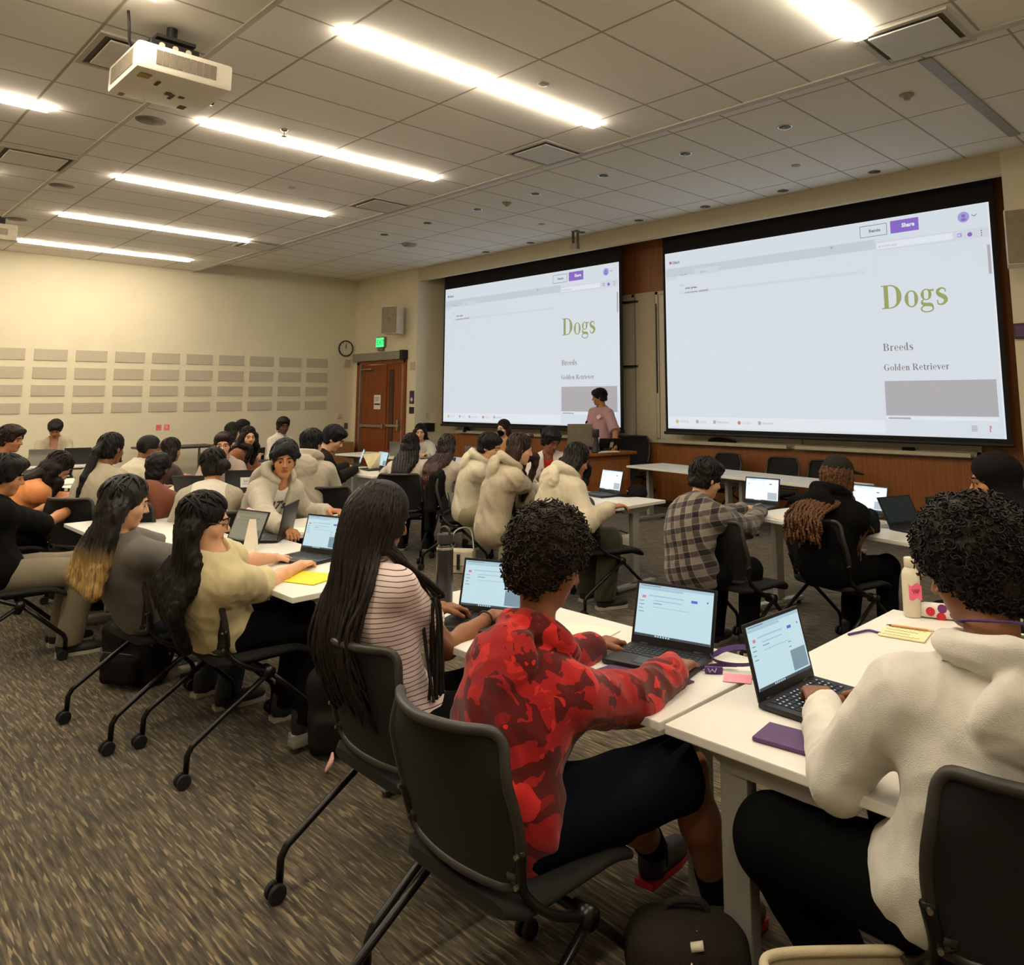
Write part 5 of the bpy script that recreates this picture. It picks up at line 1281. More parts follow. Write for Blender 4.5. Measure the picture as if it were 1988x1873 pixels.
tbl(-11.1, 7.0, 8, 'white table near the door, in front of the girl at the wall')
tbl(-9.0, 7.15, 0, 'white table in front of the masked person')
tbl(-12.9, 2.75, 74, 'white table at the panelled wall, in front of the bowed head')
tbl(-10.3, 2.5, 80, 'white table with a bright laptop, beyond the orange shirt girl')

# dark cart at the left wall
t = thing('utility_cart', 'dark topped cart with thin legs against the left wall under the pink notes', 'cart', (-14.7, 5.05, FZ), 0)
MB().box((0, 0, .80), (.7, 1.25, .035), bev=.006).build('top', mat('cart_top', (52, 46, 44), .5), t)
for a in (-.28, .28):
    for b in (-.5, .5): MB().tube([(a, b, 0), (a, b, .79)], .02, 10).build('leg', tg, t)
m = MB(); m.box((0, 0, .25), (.6, 1.05, .03)); m.build('shelf', tg, t)

# ================================================================ CHAIRS
chair(-1.70, 1.535, 90, 'black mesh back chair in the foreground under the red hoodie boy')
chair(-2.375, 1.69, 89, 'black chair under the girl with long braids')
chair(-3.96, 1.755, 90, 'black chair under the girl in the cream t-shirt')
chair(-4.585, 1.60, 95, 'black chair under the girl with blond hair ends, black backpack beneath it')
chair(-.585, 2.07, 122, 'black chair back cut off at the right edge, under the white hoodie boy', 1.08)
chair(-6.22, 1.22, 86, 'black chair at the left edge under the person in the black shirt')
chair(-6.66, 3.66, 138, 'black chair under the grey hoodie boy seen from behind')
chair(-7.62, 5.28, 128, 'black chair under the girl in the white tee with dark hair')
chair(-6.36, 4.98, 44, 'black chair turned sideways with a black jacket over it')
chair(-5.06, 4.77, 62, 'black chair under the long haired girl in the beige sweatshirt')
chair(-4.33, 4.83, 75, 'black chair under the black haired girl in the white hoodie')
chair(-2.90, 4.58, 84, 'black chair under the boy in the plaid shirt')
chair(-2.42, 5.06 - .0, 76, 'black chair under the person with cap and long locs')
chair(-6.02, 8.98, -100, 'black chair behind the empty front table, leftmost of three')
chair(-5.10, 8.87, -95, 'black chair behind the empty front table, middle of three')
chair(-4.48, 8.76, -98, 'black chair behind the empty front table, rightmost of three')
chair(-7.70, 9.08, -70, 'tall dark chair beside the lectern, right of the standing speaker', 1.24)
chair(-5.86, 2.40, 158, 'black chair under the bun haired girl in the raglan top')

# ================================================================ LAPTOPS
def lap(px, py, face, lab, kind='white', ang=None, z=TZ):
    p = at(px, py, z); return laptop(p[0], p[1], z + .0015, face, lab, kind, ang)
laptop(-1.765, 2.243, TZ + .0015, 102, 'black laptop with a white web page, between the red hoodie boy\'s hands', 'nopic', 106)
lap(1592, 1368, 178, 'black laptop with lit keys in front of the white hoodie boy', 'lit', 104)
laptop(-2.56, 2.085, TZ + .0015, 112, 'black laptop between the braided girl and the red hoodie boy', 'white', 104)
laptop(-4.29, 2.21, TZ + .0015, 105, 'black laptop with a blue page in front of the cream t-shirt girl', 'white', 104)
laptop(-4.90, 2.0, TZ + .0015, 101, 'black laptop with a dim olive page in front of the blond ended girl', 'dim', 112)
lap(520, 1046, 48, 'dark laptop seen from behind with a pink cloth on its corner', 'plainback', 100)
lap(706, 1000, 5, 'dark laptop lid with a white sticker beside the boy who looks at the camera', 'back', 104)
lap(476, 955, -35, 'dark laptop with a white sticker behind the bun haired girl', 'back', 104)
laptop(-7.85, 2.92, TZ + .0015, -40, 'dark closed looking laptop lid between the round dark head and the bun', 'plainback', 120)
laptop(-6.6, 1.86, TZ + .0015, 70, 'dim olive laptop between the orange shirt girl and the blond ended girl', 'dim', 118)
lap(168, 930, 80, 'laptop with a bright blue page behind the orange shirt girl', 'bright', 108)
lap(1466, 985, 92, 'laptop with a bright white page in front of the plaid shirt boy', 'bright', 100)
lap(1668, 1004, 80, 'bright laptop almost hidden behind the cap wearer', 'bright', 104)
lap(1165, 962, 80, 'bright laptop on the table with the black cap', 'bright', 104)
lap(1785, 1030, 160, 'dark laptop seen edge on left of the headscarf girl', 'plainback', 118)
lap(1868, 1036, 150, 'small dark laptop lid with a teal sheen beside the headscarf girl', 'plainback', 100)
lap(681, 905, 62, 'laptop with a blue page in front of the black jacket boy', 'white', 108)
lap(722, 912, 80, 'laptop with a blue page behind the paper cone', 'white', 104)
lap(760, 918, 75, 'dark screened laptop beside the girl in the white tee', 'plainback', 106)
lap(848, 926, 75, 'dark blue screened laptop between the two long haired girls', 'plainback', 106)
laptop(-11.2, 5.04, TZ + .0015, 60, 'laptop with a blue page in front of the brown shirt girl', 'white', 104)
laptop(-13.0, 2.72, TZ + .0015, -15, 'grey laptop in front of the bowed head at the panelled wall', 'silverback', 104)
laptop(-12.88, 3.12, TZ + .0015, -18, 'black laptop lid right of the grey one at the panelled wall', 'plainback', 100)
laptop(-12.75, 3.48, TZ + .0015, -20, 'black laptop lid behind the girl with the ponytail', 'plainback', 100)
laptop(-10.75, 7.1, TZ + .0015, -40, 'grey laptop in front of the girl at the wall by the door', 'silverback', 104)
laptop(-8.85, 7.17, TZ + .0015, -60, 'grey laptop lid left of the masked person', 'silverback', 104)
laptop(-5.55, 5.52, TZ + .0015, -50, 'grey laptop in front of the boy with the red shirt', 'silverback', 108)

# ================================================================ PEOPLE
H = lambda px, py, sc: atd(px, py, CF / sc)
hand = lambda px, py, h=.765: at(px, py, h)
BLK = dict(c=(15, 14, 15)); NVY = dict(c=(26, 29, 40)); DK = (38, 30, 25); DB = (58, 39, 29); JET = (30, 26, 24)
def sit(lab, head, face, back=.16, **k):         # seat a little behind the head
    a = math.radians(face); x, y = head[0] - math.cos(a) * back, head[1] - math.sin(a) * back
    if all(math.hypot(o.location[0] - x, o.location[1] - y) > .5 for o in bpy.data.objects if o.name.startswith('task_chair')):
        chair(x, y, face, 'black chair under the ' + ' '.join(lab.replace(',', '').split()[:11]))
    return person(lab, x, y, face, head, **k)
# foreground
PR = person('person in a red camouflage hoodie and dark shorts, with a round curly afro', -1.70, 1.535, 90, H(1066, 1092, 640), look=72, pitch=-.35, hl=hand(1178, 1248), hr=hand(1322, 1292), sk='brown', nbp=H(1046, 1278, 655), sole=mat('sole_red', (176, 34, 42), .5), v=.0065, vis=True,
       top=dict(kind='hoodie', m=camo_mat(), fit=.036, fold=.013), legs=dict(kind='shorts', c=(12, 14, 24), fit=.022), hair=dict(style='afro', color=(62, 46, 36), coils=1500, vol=.98), sock=(18, 18, 20), shoes=mat('shoe_redblack', (34, 26, 26), .5),
       knees=[at(1210, 1560, .5), at(1335, 1492, .56)], feet=[at(1272, 1650, .15), at(1400, 1775, .09)], s=.95, wide=1.06)
PB = person('person in a pink striped tee with long black box braids down the back', -2.41, 1.73, 88, H(738, 1005, 545), look=82, pitch=-.3, hl=hand(872, 1180, .80), hr=hand(958, 1196), elbows={1: at(868, 1258, .72)}, sk='brown', v=.0065, vis=True,
       top=dict(kind='tee', m=stripe_mat(), fit=.014, slv=.55), legs=BLK, hair=dict(style='braids', len=.37, n=105, r=.0085, w=.13, fr=.86, sides=(1,), color=(48, 37, 30)), s=.97)
PC = person('person in a cream t-shirt with very long dark hair and glasses, in profile', -3.96, 1.70, 84, H(398, 1012, 415), look=66, pitch=-.15, hl=hand(545, 1082), hr=hand(590, 1095), nbp=H(412, 1070, 415), sk='light', v=.008, vis=True, glasses=True,
       top=dict(kind='tee', c=(206, 192, 148), fit=.034, slv=.85, fold=.012), legs=BLK, hair=dict(style='long', len=.42, color=(34, 26, 22), w=.13), s=.95)
PG = person('person in a grey t-shirt with dark hair turning blond at the ends', -4.56, 1.56, 92, H(244, 976, 385), look=85, pitch=-.2, sk='light', v=.008, hl=at(440, 1075, .79), hr=at(470, 1080, .79), vis=True,
       top=dict(kind='tee', c=(104, 98, 92), fit=.03, slv=.85), legs=dict(c=(48, 54, 66)), hair=dict(style='long', len=.15, color=(36, 28, 23), m=hair_tip_mat((26, 20, 17), (180, 144, 86), .86, .95), w=.12), s=.95)
PW = person('person in a white hoodie with a large dark afro, typing in the right foreground', -.745, 2.02, 140, H(1890, 1108, 815), look=174, pitch=-.30, hl=hand(1588, 1352, .79), hr=hand(1690, 1348, .79), sk='brown', v=.0065, vis=True,
       top=dict(kind='hoodie', c=(216, 211, 200), fit=.034, fold=.013, hem=.0), legs=dict(c=(9, 9, 9), fit=.035), hair=dict(style='afro', color=(50, 38, 31), coils=1700, vol=1.02), s=1.03, wide=1.10, nbp=H(1925, 1288, 860), knees=[at(1500, 1625, .54), vec(-1.02, 2.42, FZ + .56)], feet=[at(1650, 1905, .09), vec(-.95, 2.35, FZ + .09)], elbows={-1: at(1628, 1498, .75)})
# left side
person('person in a black shirt at the left edge, bare forearms reaching over the table', -6.22, 1.16, 86, H(10, 925, 295), look=78, pitch=-.2, hl=at(150, 962, .80), hr=at(168, 973, .80), sk='tan', v=.009, vis=True,
       top=dict(kind='tee', c=(14, 13, 12), fit=.042, slv=.95), legs=dict(c=(122, 112, 92), fit=.03), hair=dict(style='short', vol=1.12, color=JET), s=1.04, wide=1.12)
sit('person in an orange shirt bent over the table, long dark hair hiding the face', H(112, 908, 226), 78, .26, look=62, pitch=-.75, hl=at(150, 965, .78), hr=at(165, 962, .78), sk='light', v=.009,
    top=dict(kind='long', c=(222, 146, 92), fit=.03), legs=BLK, hair=dict(style='long', len=.22, color=(38, 27, 22), frontal=(-1, 1)))
sit('person in a brown shirt with a short round afro, seen from behind', H(308, 912, 240), 128, .12, pitch=-.2, sk='dark', v=.009, top=dict(kind='tee', c=(112, 66, 46), fit=.03), legs=BLK, hair=dict(style='afro', vol=.80, color=JET), wide=1.05)
sit('person in a grey and white raglan top with curly hair tied in a bun', H(413, 905, 250), 150, .12, look=165, pitch=-.25, sk='tan', v=.009, vis=True,
    top=dict(kind='long', c=(172, 162, 142), m2=cloth((216, 208, 192)), fit=.026), legs=BLK, hair=dict(style='bun', color=(36, 25, 20), vol=1.04, at=(.06, -.125, -.02)))
sit('person with a sleek black ponytail in a grey jacket', H(217, 872, 228), 120, .12, pitch=-.15, sk='brown', v=.010, top=dict(kind='long', c=(168, 158, 136), fit=.03), legs=BLK, hair=dict(style='pony', len=.36, color=JET))
sit('person with short cropped hair in a pale shirt, facing right', H(290, 870, 200), 100, .12, look=70, pitch=-.1, sk='brown', v=.010, vis=True, top=dict(kind='collar', c=(206, 196, 172), fit=.028), legs=BLK, hair=dict(style='crop', color=JET))
sit('person with long dark hair behind the cropped hair boy, seen from behind', H(333, 874, 176), 110, .12, pitch=-.1, sk='tan', v=.011, top=dict(kind='long', c=(64, 52, 46), fit=.03), legs=BLK, hair=dict(style='long', len=.35, color=(44, 33, 27)))
P13 = person('person in an open pale hoodie over a printed white shirt, looking at the camera', *(lambda h: (h[0] - .20, h[1] - .06))(H(552, 893, 255)), 14, H(552, 893, 255), look=-22, pitch=-.08, hl=at(650, 993, .77), hr=at(560, 1030, .78), sk='tan', v=.007, vis=True, hs=1.04,
       top=dict(kind='hoodie', c=(178, 170, 152), open=.055, inner=(220, 214, 206), fit=.036), legs=BLK, hair=dict(style='mop', vol=1.02, color=JET, front=.082))
sit('person with glasses facing the camera above the bun haired girl', H(433, 864, 182), -30, .1, look=-25, pitch=-.05, sk='light', v=.009, vis=True, glasses=True, top=dict(kind='tee', c=(170, 150, 140)), legs=BLK, hair=dict(style='short', vol=1.02, color=(52, 34, 24), front=.088))
sit('person in a brown shirt with long dark hair, looking to the right', H(482, 848, 152), 40, .12, look=-2, pitch=-.08, hr=at(522, 905, .77), sk='light', v=.010, vis=True, top=dict(kind='long', c=(132, 80, 54), fit=.024), legs=BLK, hair=dict(style='long', len=.28, color=(36, 25, 21), frontal=(-1, 1)))
sit('person with greenish dark hair, only the head visible behind the brown shirt girl', H(452, 838, 132), 110, .1, pitch=-.1, sk='light', v=.012, top=dict(kind='tee', c=(150, 132, 120)), legs=BLK, hair=dict(style='long', len=.2, color=(44, 38, 24)))
sit('person with black hair, only the crown visible at the back', H(471, 833, 126), 120, .1, pitch=-.1, sk='light', v=.012, top=dict(kind='tee', c=(60, 54, 50)), legs=BLK, hair=dict(style='short', vol=1.1, color=JET))
sit('person in a pale checked shirt with short curly hair, sitting by the panelled wall', H(550, 827, 124), 15, .08, look=-5, pitch=-.1, sk='dark', v=.010, vis=True, top=dict(kind='collar', c=(204, 196, 182), fit=.026), legs=BLK, hair=dict(style='curly', vol=1.08, color=JET))
P19 = sit('person in a grey hoodie with short black hair, seen from behind', H(606, 862, 212), 135, .06, look=118, pitch=-.12, sk='light', v=.008, top=dict(kind='hoodie', c=(176, 166, 146), fit=.036), legs=BLK, hair=dict(style='short', vol=1.04, color=JET), wide=1.05)
sit('person in a black jacket bending towards a laptop, beside the grey hoodie boy', H(648, 852, 188), 72, .22, look=55, pitch=-.5, hr=at(690, 912, .78), hl=at(676, 905, .78), sk='light', v=.010, vis=True, top=dict(kind='long', c=(36, 31, 28), fit=.036), legs=BLK, hair=dict(style='short', vol=1.05, color=JET))
sit('person in an open grey jacket with bowed head by the panelled wall', H(107, 833, 128), -18, .06, look=-15, pitch=-.6, sk='tan', v=.010, vis=True, top=dict(kind='long', c=(176, 164, 140), open=.05, inner=(178, 130, 112), fit=.03), legs=BLK, hair=dict(style='short', vol=1.08, fringe=True, color=DK))
sit('person with curly hair in a pink band at the left edge, in profile', H(22, 853, 192), 66, .1, look=50, pitch=-.15, sk='tan', v=.009, vis=True, top=dict(kind='tee', c=(206, 184, 172)), legs=BLK, hair=dict(style='curly', vol=1.12, color=DB))
# middle
sit('person in a white tee with loose dark hair, at the table with the paper cone', H(798, 866, 178), 128, .12, pitch=-.25, sk='tan', v=.009, hl=at(755, 912, .78), top=dict(kind='tee', c=(206, 194, 176), fit=.03), legs=BLK, hair=dict(style='long', len=.24, color=(34, 25, 21), w=.07))
sit('person with very long reddish brown hair in a pale top, seen from behind', H(869, 868, 178), 110, .12, pitch=-.12, sk='light', v=.009, top=dict(kind='long', c=(196, 182, 166), fit=.024), legs=dict(c=(168, 158, 138)), hair=dict(style='long', len=.58, color=(44, 28, 22), m=hair_tip_mat((40, 27, 22), (96, 46, 30), .72, 1.05), w=.07))
sit('person with dark hair sitting at the wall by the door, facing the room', H(816, 839, 122), -45, .06, look=-40, pitch=-.1, sk='light', v=.010, vis=True, top=dict(kind='long', c=(200, 194, 182)), legs=BLK, hair=dict(style='long', len=.2, color=JET, frontal=(1,)))
sit('person in an orange tan shirt wearing a black face mask, brown hair', H(977, 832, 128), -70, .05, look=-82, pitch=-.1, sk='fair', v=.009, vis=True, mask=(20, 18, 19), top=dict(kind='long', c=(190, 140, 84)), legs=BLK, hair=dict(style='long', len=.12, color=(74, 48, 34)))
sit('person in a cream hoodie with short black hair, leaning to the right', H(951, 868, 195), 44, .14, look=30, pitch=-.3, sk='light', v=.008, vis=True, hr=at(975, 935, .80), top=dict(kind='hoodie', c=(204, 194, 168), fit=.034), legs=dict(c=(150, 140, 106), fit=.04), hair=dict(style='short', vol=1.06, color=JET))
sit('person in a beige sweatshirt with long brown hair, seen from behind', H(1010, 872, 224), 58, .16, look=60, pitch=-.2, sk='light', v=.008, hr=at(1085, 935, .80), top=dict(kind='hoodie', c=(182, 168, 144), fit=.042, fold=.012, hem=.12), legs=dict(c=(92, 92, 70)), hair=dict(style='long', len=.32, color=(72, 48, 37), nape=True, frontal=(-1,)), wide=1.0)
sit('person in a white jacket over a red shirt with short curly hair, looking down', H(1070, 856, 182), -52, .08, look=-12, pitch=-.42, sk='brown', v=.009, vis=True, top=dict(kind='long', c=(206, 194, 190), open=.05, inner=(168, 40, 34), fit=.03), legs=BLK, hair=dict(style='curly', vol=1.10, color=JET))
sit('person in a white hoodie with straight black hair, leaning on the table with the cap', H(1120, 893, 238), 72, .16, look=78, pitch=-.4, sk='tan', v=.008, hr=at(1200, 985, .80), hl=at(1090, 960, .80), top=dict(kind='hoodie', c=(200, 188, 162), fit=.044, fold=.012), legs=dict(c=(56, 56, 40), fit=.035), hair=dict(style='long', len=.24, color=DK, nape=True, frontal=(-1,)), wide=1.0)
# speaker
hp = aty(1163, 771, 9.02)
PS = person('person standing at the lectern in a faded pink t-shirt with a white badge, black hair', hp[0], hp[1], -88, hp, look=-138, pitch=-.12, stand=True, sk='tan', v=.008, vis=True, s=1.03, hl=aty(1194, 876, 8.7), hr=aty(1140, 868, 8.75),
       top=dict(kind='tee', c=(186, 146, 150), fit=.03, slv=.95), legs=dict(c=(40, 40, 48)), hair=dict(style='short', vol=1.06, fringe=True, color=JET))
# right
sit('person in a grey plaid flannel with dark curly hair, seen from behind', H(1372, 930, 292), 84, .10, look=68, pitch=-.3, hl=at(1450, 985, .78), hr=at(1478, 990, .78), sk='light', v=.008, vis=True, top=dict(kind='long', m=plaid_mat(), fit=.036, fold=.010), legs=BLK, hair=dict(style='curly', vol=1.06, color=(34, 26, 22)), s=.95)
PL = sit('person in a black hoodie and black cap with long golden brown locs', H(1628, 925, 288), 80, .08, pitch=-.25, hr=at(1690, 1000, .78), sk='dark', v=.008, top=dict(kind='hoodie', c=(12, 11, 11), fit=.04), legs=BLK, hair=dict(style='locs', len=.34, n=64, r=.0115, w=.13, fr=.84, sides=(1,), color=(128, 82, 46), cap=(40, 37, 34)), wide=1.08)
sit('person in a black headscarf and a green top with glasses, near the right edge', H(1930, 932, 390), 190, .10, look=203, pitch=-.15, hl=at(1790, 1020, .78), sk='tan', v=.008, vis=True, glasses=True, top=dict(kind='long', c=(150, 160, 116), fit=.03), legs=BLK, hair=dict(style='hijab', m=cloth((22, 19, 19), 'scarf_black')))
# ================================================================ SMALL THINGS
def bottle(name, lab, px, py, h, r, body, capm, prof=None):
    p = at(px, py, TZ); t = thing(name, lab, 'bottle', (p[0], p[1], FZ + TZ + .0015))
    MB().lathe(prof or [(r * .9, 0), (r, .006), (r, h * .80), (r * .92, h * .84), (r * .75, h * .87)], n=28).build('body', body, t, True, ang=50); return t, p
t, p = bottle('water_bottle', 'tall black metal water bottle beside the braided girl', 862, 1172, .30, .038, mat('bottle_black', (36, 33, 32), .35), blk)
MB().lathe([(.030, .262), (.036, .264), (.037, .300), (.034, .306)], n=28).build('cap', mat('bottle_cap', (44, 40, 38), .5), t, True, ang=50)
MB().lathe([(.0385, .238), (.0392, .239), (.0392, .247), (.0385, .248)], n=28, cap=False).build('ring', steel, t, True)
MB().tube(hull_smooth([(-.032, 0, .30), (-.03, 0, .325), (0, 0, .335), (.03, 0, .325), (.032, 0, .30)], 5), .006, 8).build('handle', mat('bottle_cap', (0, 0, 0)), t, True)
cream = mat('bottle_cream', (214, 204, 182), .45, var=.02)
t, p = bottle('water_bottle', 'cream coloured water bottle with a pink sticky note', 1772, 1196, .22, .036, cream, cream, [(.033, 0), (.036, .006), (.036, .165), (.033, .182), (.024, .195), (.021, .20)])
MB().lathe([(.022, .200), (.0235, .202), (.0235, .236), (.021, .239)], n=28).build('cap', mat('bottle_cap_cream', (204, 192, 168), .5), t, True, ang=50)
sn = MB(); a0 = math.atan2(-p[1], -p[0]) + .5
rows = []
for i in range(9):
    a = a0 - .75 + 1.5 * i / 8; R_ = .0372 + .006 * max(0, (i - 5) / 3) ** 2
    rows.append([(R_ * math.cos(a), R_ * math.sin(a), .075 + .06 * q / 3 - .006 * math.sin(i)) for q in range(4)])
sn.grid(rows); sn.build('sticky_note', mat('pink_note', (236, 104, 140), .8, var=.03), t)
m = MB(); pts = []
for i in range(14):
    a = a0 - .45 + .9 * i / 13; pts.append((.0384 * math.cos(a), .0384 * math.sin(a), .108 + .010 * math.sin(i * 1.7)))
m.tube(pts, .0011, 5); m.build('handwriting', mat('note_ink', (150, 40, 70), .8, var=0), t)

def sheet(name, lab, cat_, px, py, rz, d, m, z=TZ, thick=.003, lines=None, curl=0, cov=None):
    p = at(px, py, z); t = thing(name, lab, cat_, (p[0], p[1], FZ + z + .0015), rz)
    MB().box((0, 0, thick / 2), (d[0], d[1], thick), bev=min(.004, thick * .4)).build('cover' if thick > .006 else 'sheet', m, t)
    if lines:
        k = MB()
        for i in range(lines[0]):
            L = d[0] * (.8 - .12 * (i % 3)); y_ = d[1] * (.38 - .76 * i / max(1, lines[0] - 1))
            pts = [(-d[0] * .42 + L * q / 24, y_ + .004 * math.sin(q * 2.1 + i) * (q % 3), thick + .0006) for q in range(25)]; k.tube(pts, .0009, 4)
        k.build('writing', lines[1], t)
    return t
pap = mat('paper', (232, 224, 204), .85, var=.02); ink = mat('pencil_grey', (150, 142, 120), .9, var=0)
sheet('notepad', 'cream notepad with pencil notes in front of the cream bottle', 'notepad', 1757, 1232, .15, (.17, .15), mat('notepad_cream', (230, 218, 170), .85, var=.02), thick=.006, lines=(4, ink))
p = at(1770, 1225, TZ); t = thing('pencil', 'natural wood pencil lying on the cream notepad', 'pencil', (p[0], p[1], FZ + TZ + .0125), .25)
MB().tube([(-.075, 0, 0), (.06, 0, 0)], .0042, 6).build('shaft', mat('pencil_wood', (206, 156, 96), .6), t); MB().tube([(-.075, 0, 0), (-.095, 0, 0)], [.004, .0006], 6).build('tip', mat('pencil_tip', (92, 70, 50), .7), t); MB().tube([(.06, 0, 0), (.082, 0, 0)], .0045, 8).build('eraser', mat('pencil_eraser', (214, 190, 176), .7), t)
p = at(1675, 1232, TZ); t = MB().tube(hull_smooth([(-.035, -.05, .004), (-.02, .0, .004), (.0, .05, .005), (.03, .055, .004), (.05, .05, .004)], 6), .0045, 8).build('purple_pen_cord', mat('purple_strap', (78, 48, 112), .6), None, True, (p[0], p[1], FZ + TZ + .001)); t.name = 'cord'; tag(t, 'short purple cord on the right foreground table, left of the notepad', 'cord')
p = at(1835, 1205, TZ); t = thing('pouch', 'white pouch with big red and purple dots, behind the notepad', 'pouch', (p[0] - .02, p[1] + .03, FZ + TZ + .0015), .35)
MB().box((0, 0, .028), (.17, .07, .055), bev=.02).build('body', mat('pouch_white', (222, 212, 204), .7), t, True, ang=60)
for i, (a, b, c) in enumerate(((-.045, .03, 'r'), (.0, .045, 'p'), (.045, .025, 'p'), (-.005, .012, 'r'), (.06, .045, 'r'))):
    MB().lathe([(.001, 0), (.018, 0)], n=18, cap=False, M=Matrix.Rotation(PI / 2, 3, 'X'), c=(a, -.0358, b)).build('dot', mat('dot_' + c, (196, 40, 44) if c == 'r' else (112, 44, 104), .7, var=0), t)
sheet('notebook', 'dark purple notebook at the front edge of the right foreground table', 'notebook', 1528, 1438, .12, (.15, .12), mat('purple_cover', (84, 58, 98), .6), thick=.012)
sheet('folder', 'purple folder under the laptop of the red hoodie boy', 'folder', 1238, 1318, -.05, (.30, .22), mat('purple_folder', (78, 50, 84), .6), thick=.004)
sheet('folder', 'bright yellow folder on the table corner beside the cream t-shirt girl', 'folder', 592, 1122, .35, (.31, .22), mat('yellow_folder', (236, 206, 44), .7, var=.03), thick=.005)
sheet('paper_sheet', 'white paper sheet left of the laptop of the red hoodie boy', 'paper', 1125, 1235, .2, (.21, .28), pap, thick=.002)
sheet('paper_sheet', 'pink paper slip under the purple lanyard', 'paper', 1432, 1318, .5, (.09, .08), mat('pink_slip', (236, 150, 166), .85), thick=.0015)
sheet('paper_sheet', 'white paper in front of the boy who looks at the camera', 'paper', 580, 1030, .9, (.28, .2), pap, thick=.002)
sheet('paper_sheet', 'white paper right of the plaid shirt boy\'s laptop', 'paper', 1530, 1005, -.2, (.22, .28), pap, thick=.002)
sheet('paper_sheet', 'crumpled white paper right of the cap wearer', 'paper', 1735, 1022, .3, (.24, .18), pap, thick=.004)
sheet('paper_sheet', 'white papers on the table in front of the round dark head', 'paper', 350, 950, .9, (.3, .22), pap, thick=.003)
sheet('paper_sheet', 'white paper beside the bright laptop near the left edge', 'paper', 140, 945, .4, (.28, .2), pap, thick=.002)
sheet('paper_sheet', 'white paper at the far end of the masked person\'s table', 'paper', 985, 889, .1, (.3, .2), pap, thick=.002)
# paper cone and name tent
p = at(722, 912, TZ); t = thing('paper_cone', 'folded pale paper standing like a cone on the table end', 'paper', (p[0], p[1], FZ + TZ + .0015), .9)
m = MB(); m.add([(-.12, 0, .20), (.11, .02, .22), (.08, .05, 0), (-.03, -.03, 0), (-.118, .004, .20), (.112, .024, .22), (.083, .054, 0), (-.028, -.026, 0)], [(0, 1, 2, 3), (7, 6, 5, 4), (0, 4, 5, 1), (3, 2, 6, 7)]); m.build('sheet', mat('paper_yellowish', (228, 216, 172), .85), t)
p = at(484, 1075, TZ); t = thing('name_card', 'tall folded white card standing beside the dim laptop', 'card', (p[0], p[1], FZ + TZ + .0015), .75)
m = MB(); m.add([(-.035, -.03, 0), (.04, -.03, 0), (.03, 0, .20), (-.01, 0, .20), (-.035, .04, 0), (.04, .04, 0)], [(0, 1, 2, 3), (5, 4, 3, 2), (0, 3, 4), (1, 5, 2)]); m.build('card', pap, t)
p = at(488, 1035, TZ); t = thing('pink_scrunchie', 'pink fabric flower on the corner of the dark laptop lid', 'cloth', (p[0] + .01, p[1] - .02, FZ + TZ + .13), 0); m = MB()
m.tube([(.035 * math.cos(a) * (1 + .2 * math.sin(6 * a)), .012 * math.sin(3 * a), .03 * math.sin(a)) for a in np.linspace(0, 2 * PI, 40)[:-1]], [.014 + .004 * math.sin(9 * a) for a in np.linspace(0, 2 * PI, 40)[:-1]], 8, closed=True); m.build('fabric', cloth((226, 178, 190)), t, True)
# lanyard with badge
p = at(1395, 1300, TZ); t = thing('lanyard', 'purple lanyard with a name badge lying beside the red hoodie boy\'s laptop', 'lanyard', (p[0], p[1], FZ + TZ + .001), .5)
m = MB(); loop = [(.02 + .075 * math.cos(a) + .03, .065 + .06 * math.sin(a), .012 + .022 * max(0, math.sin(a * 1.0 + .6))) for a in np.linspace(-.3, 2 * PI - .7, 34)]
def ribbon(mb, pts, w):
    L = []; 
    for i, q in enumerate(pts):
        a = vec(*pts[max(0, i - 1)]); b = vec(*pts[min(len(pts) - 1, i + 1)]); tq = nrm(b - a); nn = nrm(np.cross(tq, vec(0, 0, 1))); up = vec(0, 0, 1); d = nrm(nn * .5 + up * .8) * w / 2; L.append([tuple(vec(*q) - d * .0), tuple(vec(*q) + d * 2)])
    mb.grid(L); mb.grid([[r[1], r[0]] for r in [[(x_[0] + .0006, x_[1], x_[2]) for x_ in r] for r in L]])
ribbon(m, loop, .018); ribbon(m, hull_smooth([(-.06, -.03, .004), (-.02, .0, .006), (.03, .02, .004), (.06, .02, .006)], 5), .018); m.build('strap', mat('purple_strap', (0, 0, 0)), t)
MB().box((-.035, .03, .003), (.075, .095, .003), rz=.4).build('badge', mat('badge_white', (216, 206, 186), .5), t)
b_ = MB().box((-.012, -.045, .012), (.06, .012, .022), rz=.15, bev=.004).build('strap_end', mat('purple_strap', (0, 0, 0)), t)
m = MB(); q = [(-.030, -.0530, .019), (-.024, -.0525, .006), (-.016, -.0520, .016), (-.008, -.0512, .006), (-.002, -.0505, .019)]; m.tube(q, .0016, 5); m.build('emblem', mat('strap_white', (224, 216, 214), .6, var=0), b_)
# cap on the table
p = at(1237, 962, TZ); t = thing('cap_on_table', 'black cap lying on the right end of the sweater girls\' table', 'cap', (p[0], p[1], FZ + TZ + .001), -.4); t.name = 'baseball_cap'
MB().lathe([(.095, 0), (.098, .02), (.088, .06), (.06, .09), (.025, .102), (.002, .104)], n=28).build('crown', cloth((26, 23, 23), 'black_cap'), t, True)
m = MB(); m.prism([(-.08, -.06), (-.085, -.12), (-.05, -.17), (0, -.185), (.05, -.17), (.085, -.12), (.08, -.06)], .005, c=(0, 0, .004)); m.build('brim', cloth((26, 23, 23), 'black_cap'), t)
MB().box((-.02, -.094, .045), (.035, .004, .008)).build('label', mat('cap_tag', (196, 190, 184), .6), t)

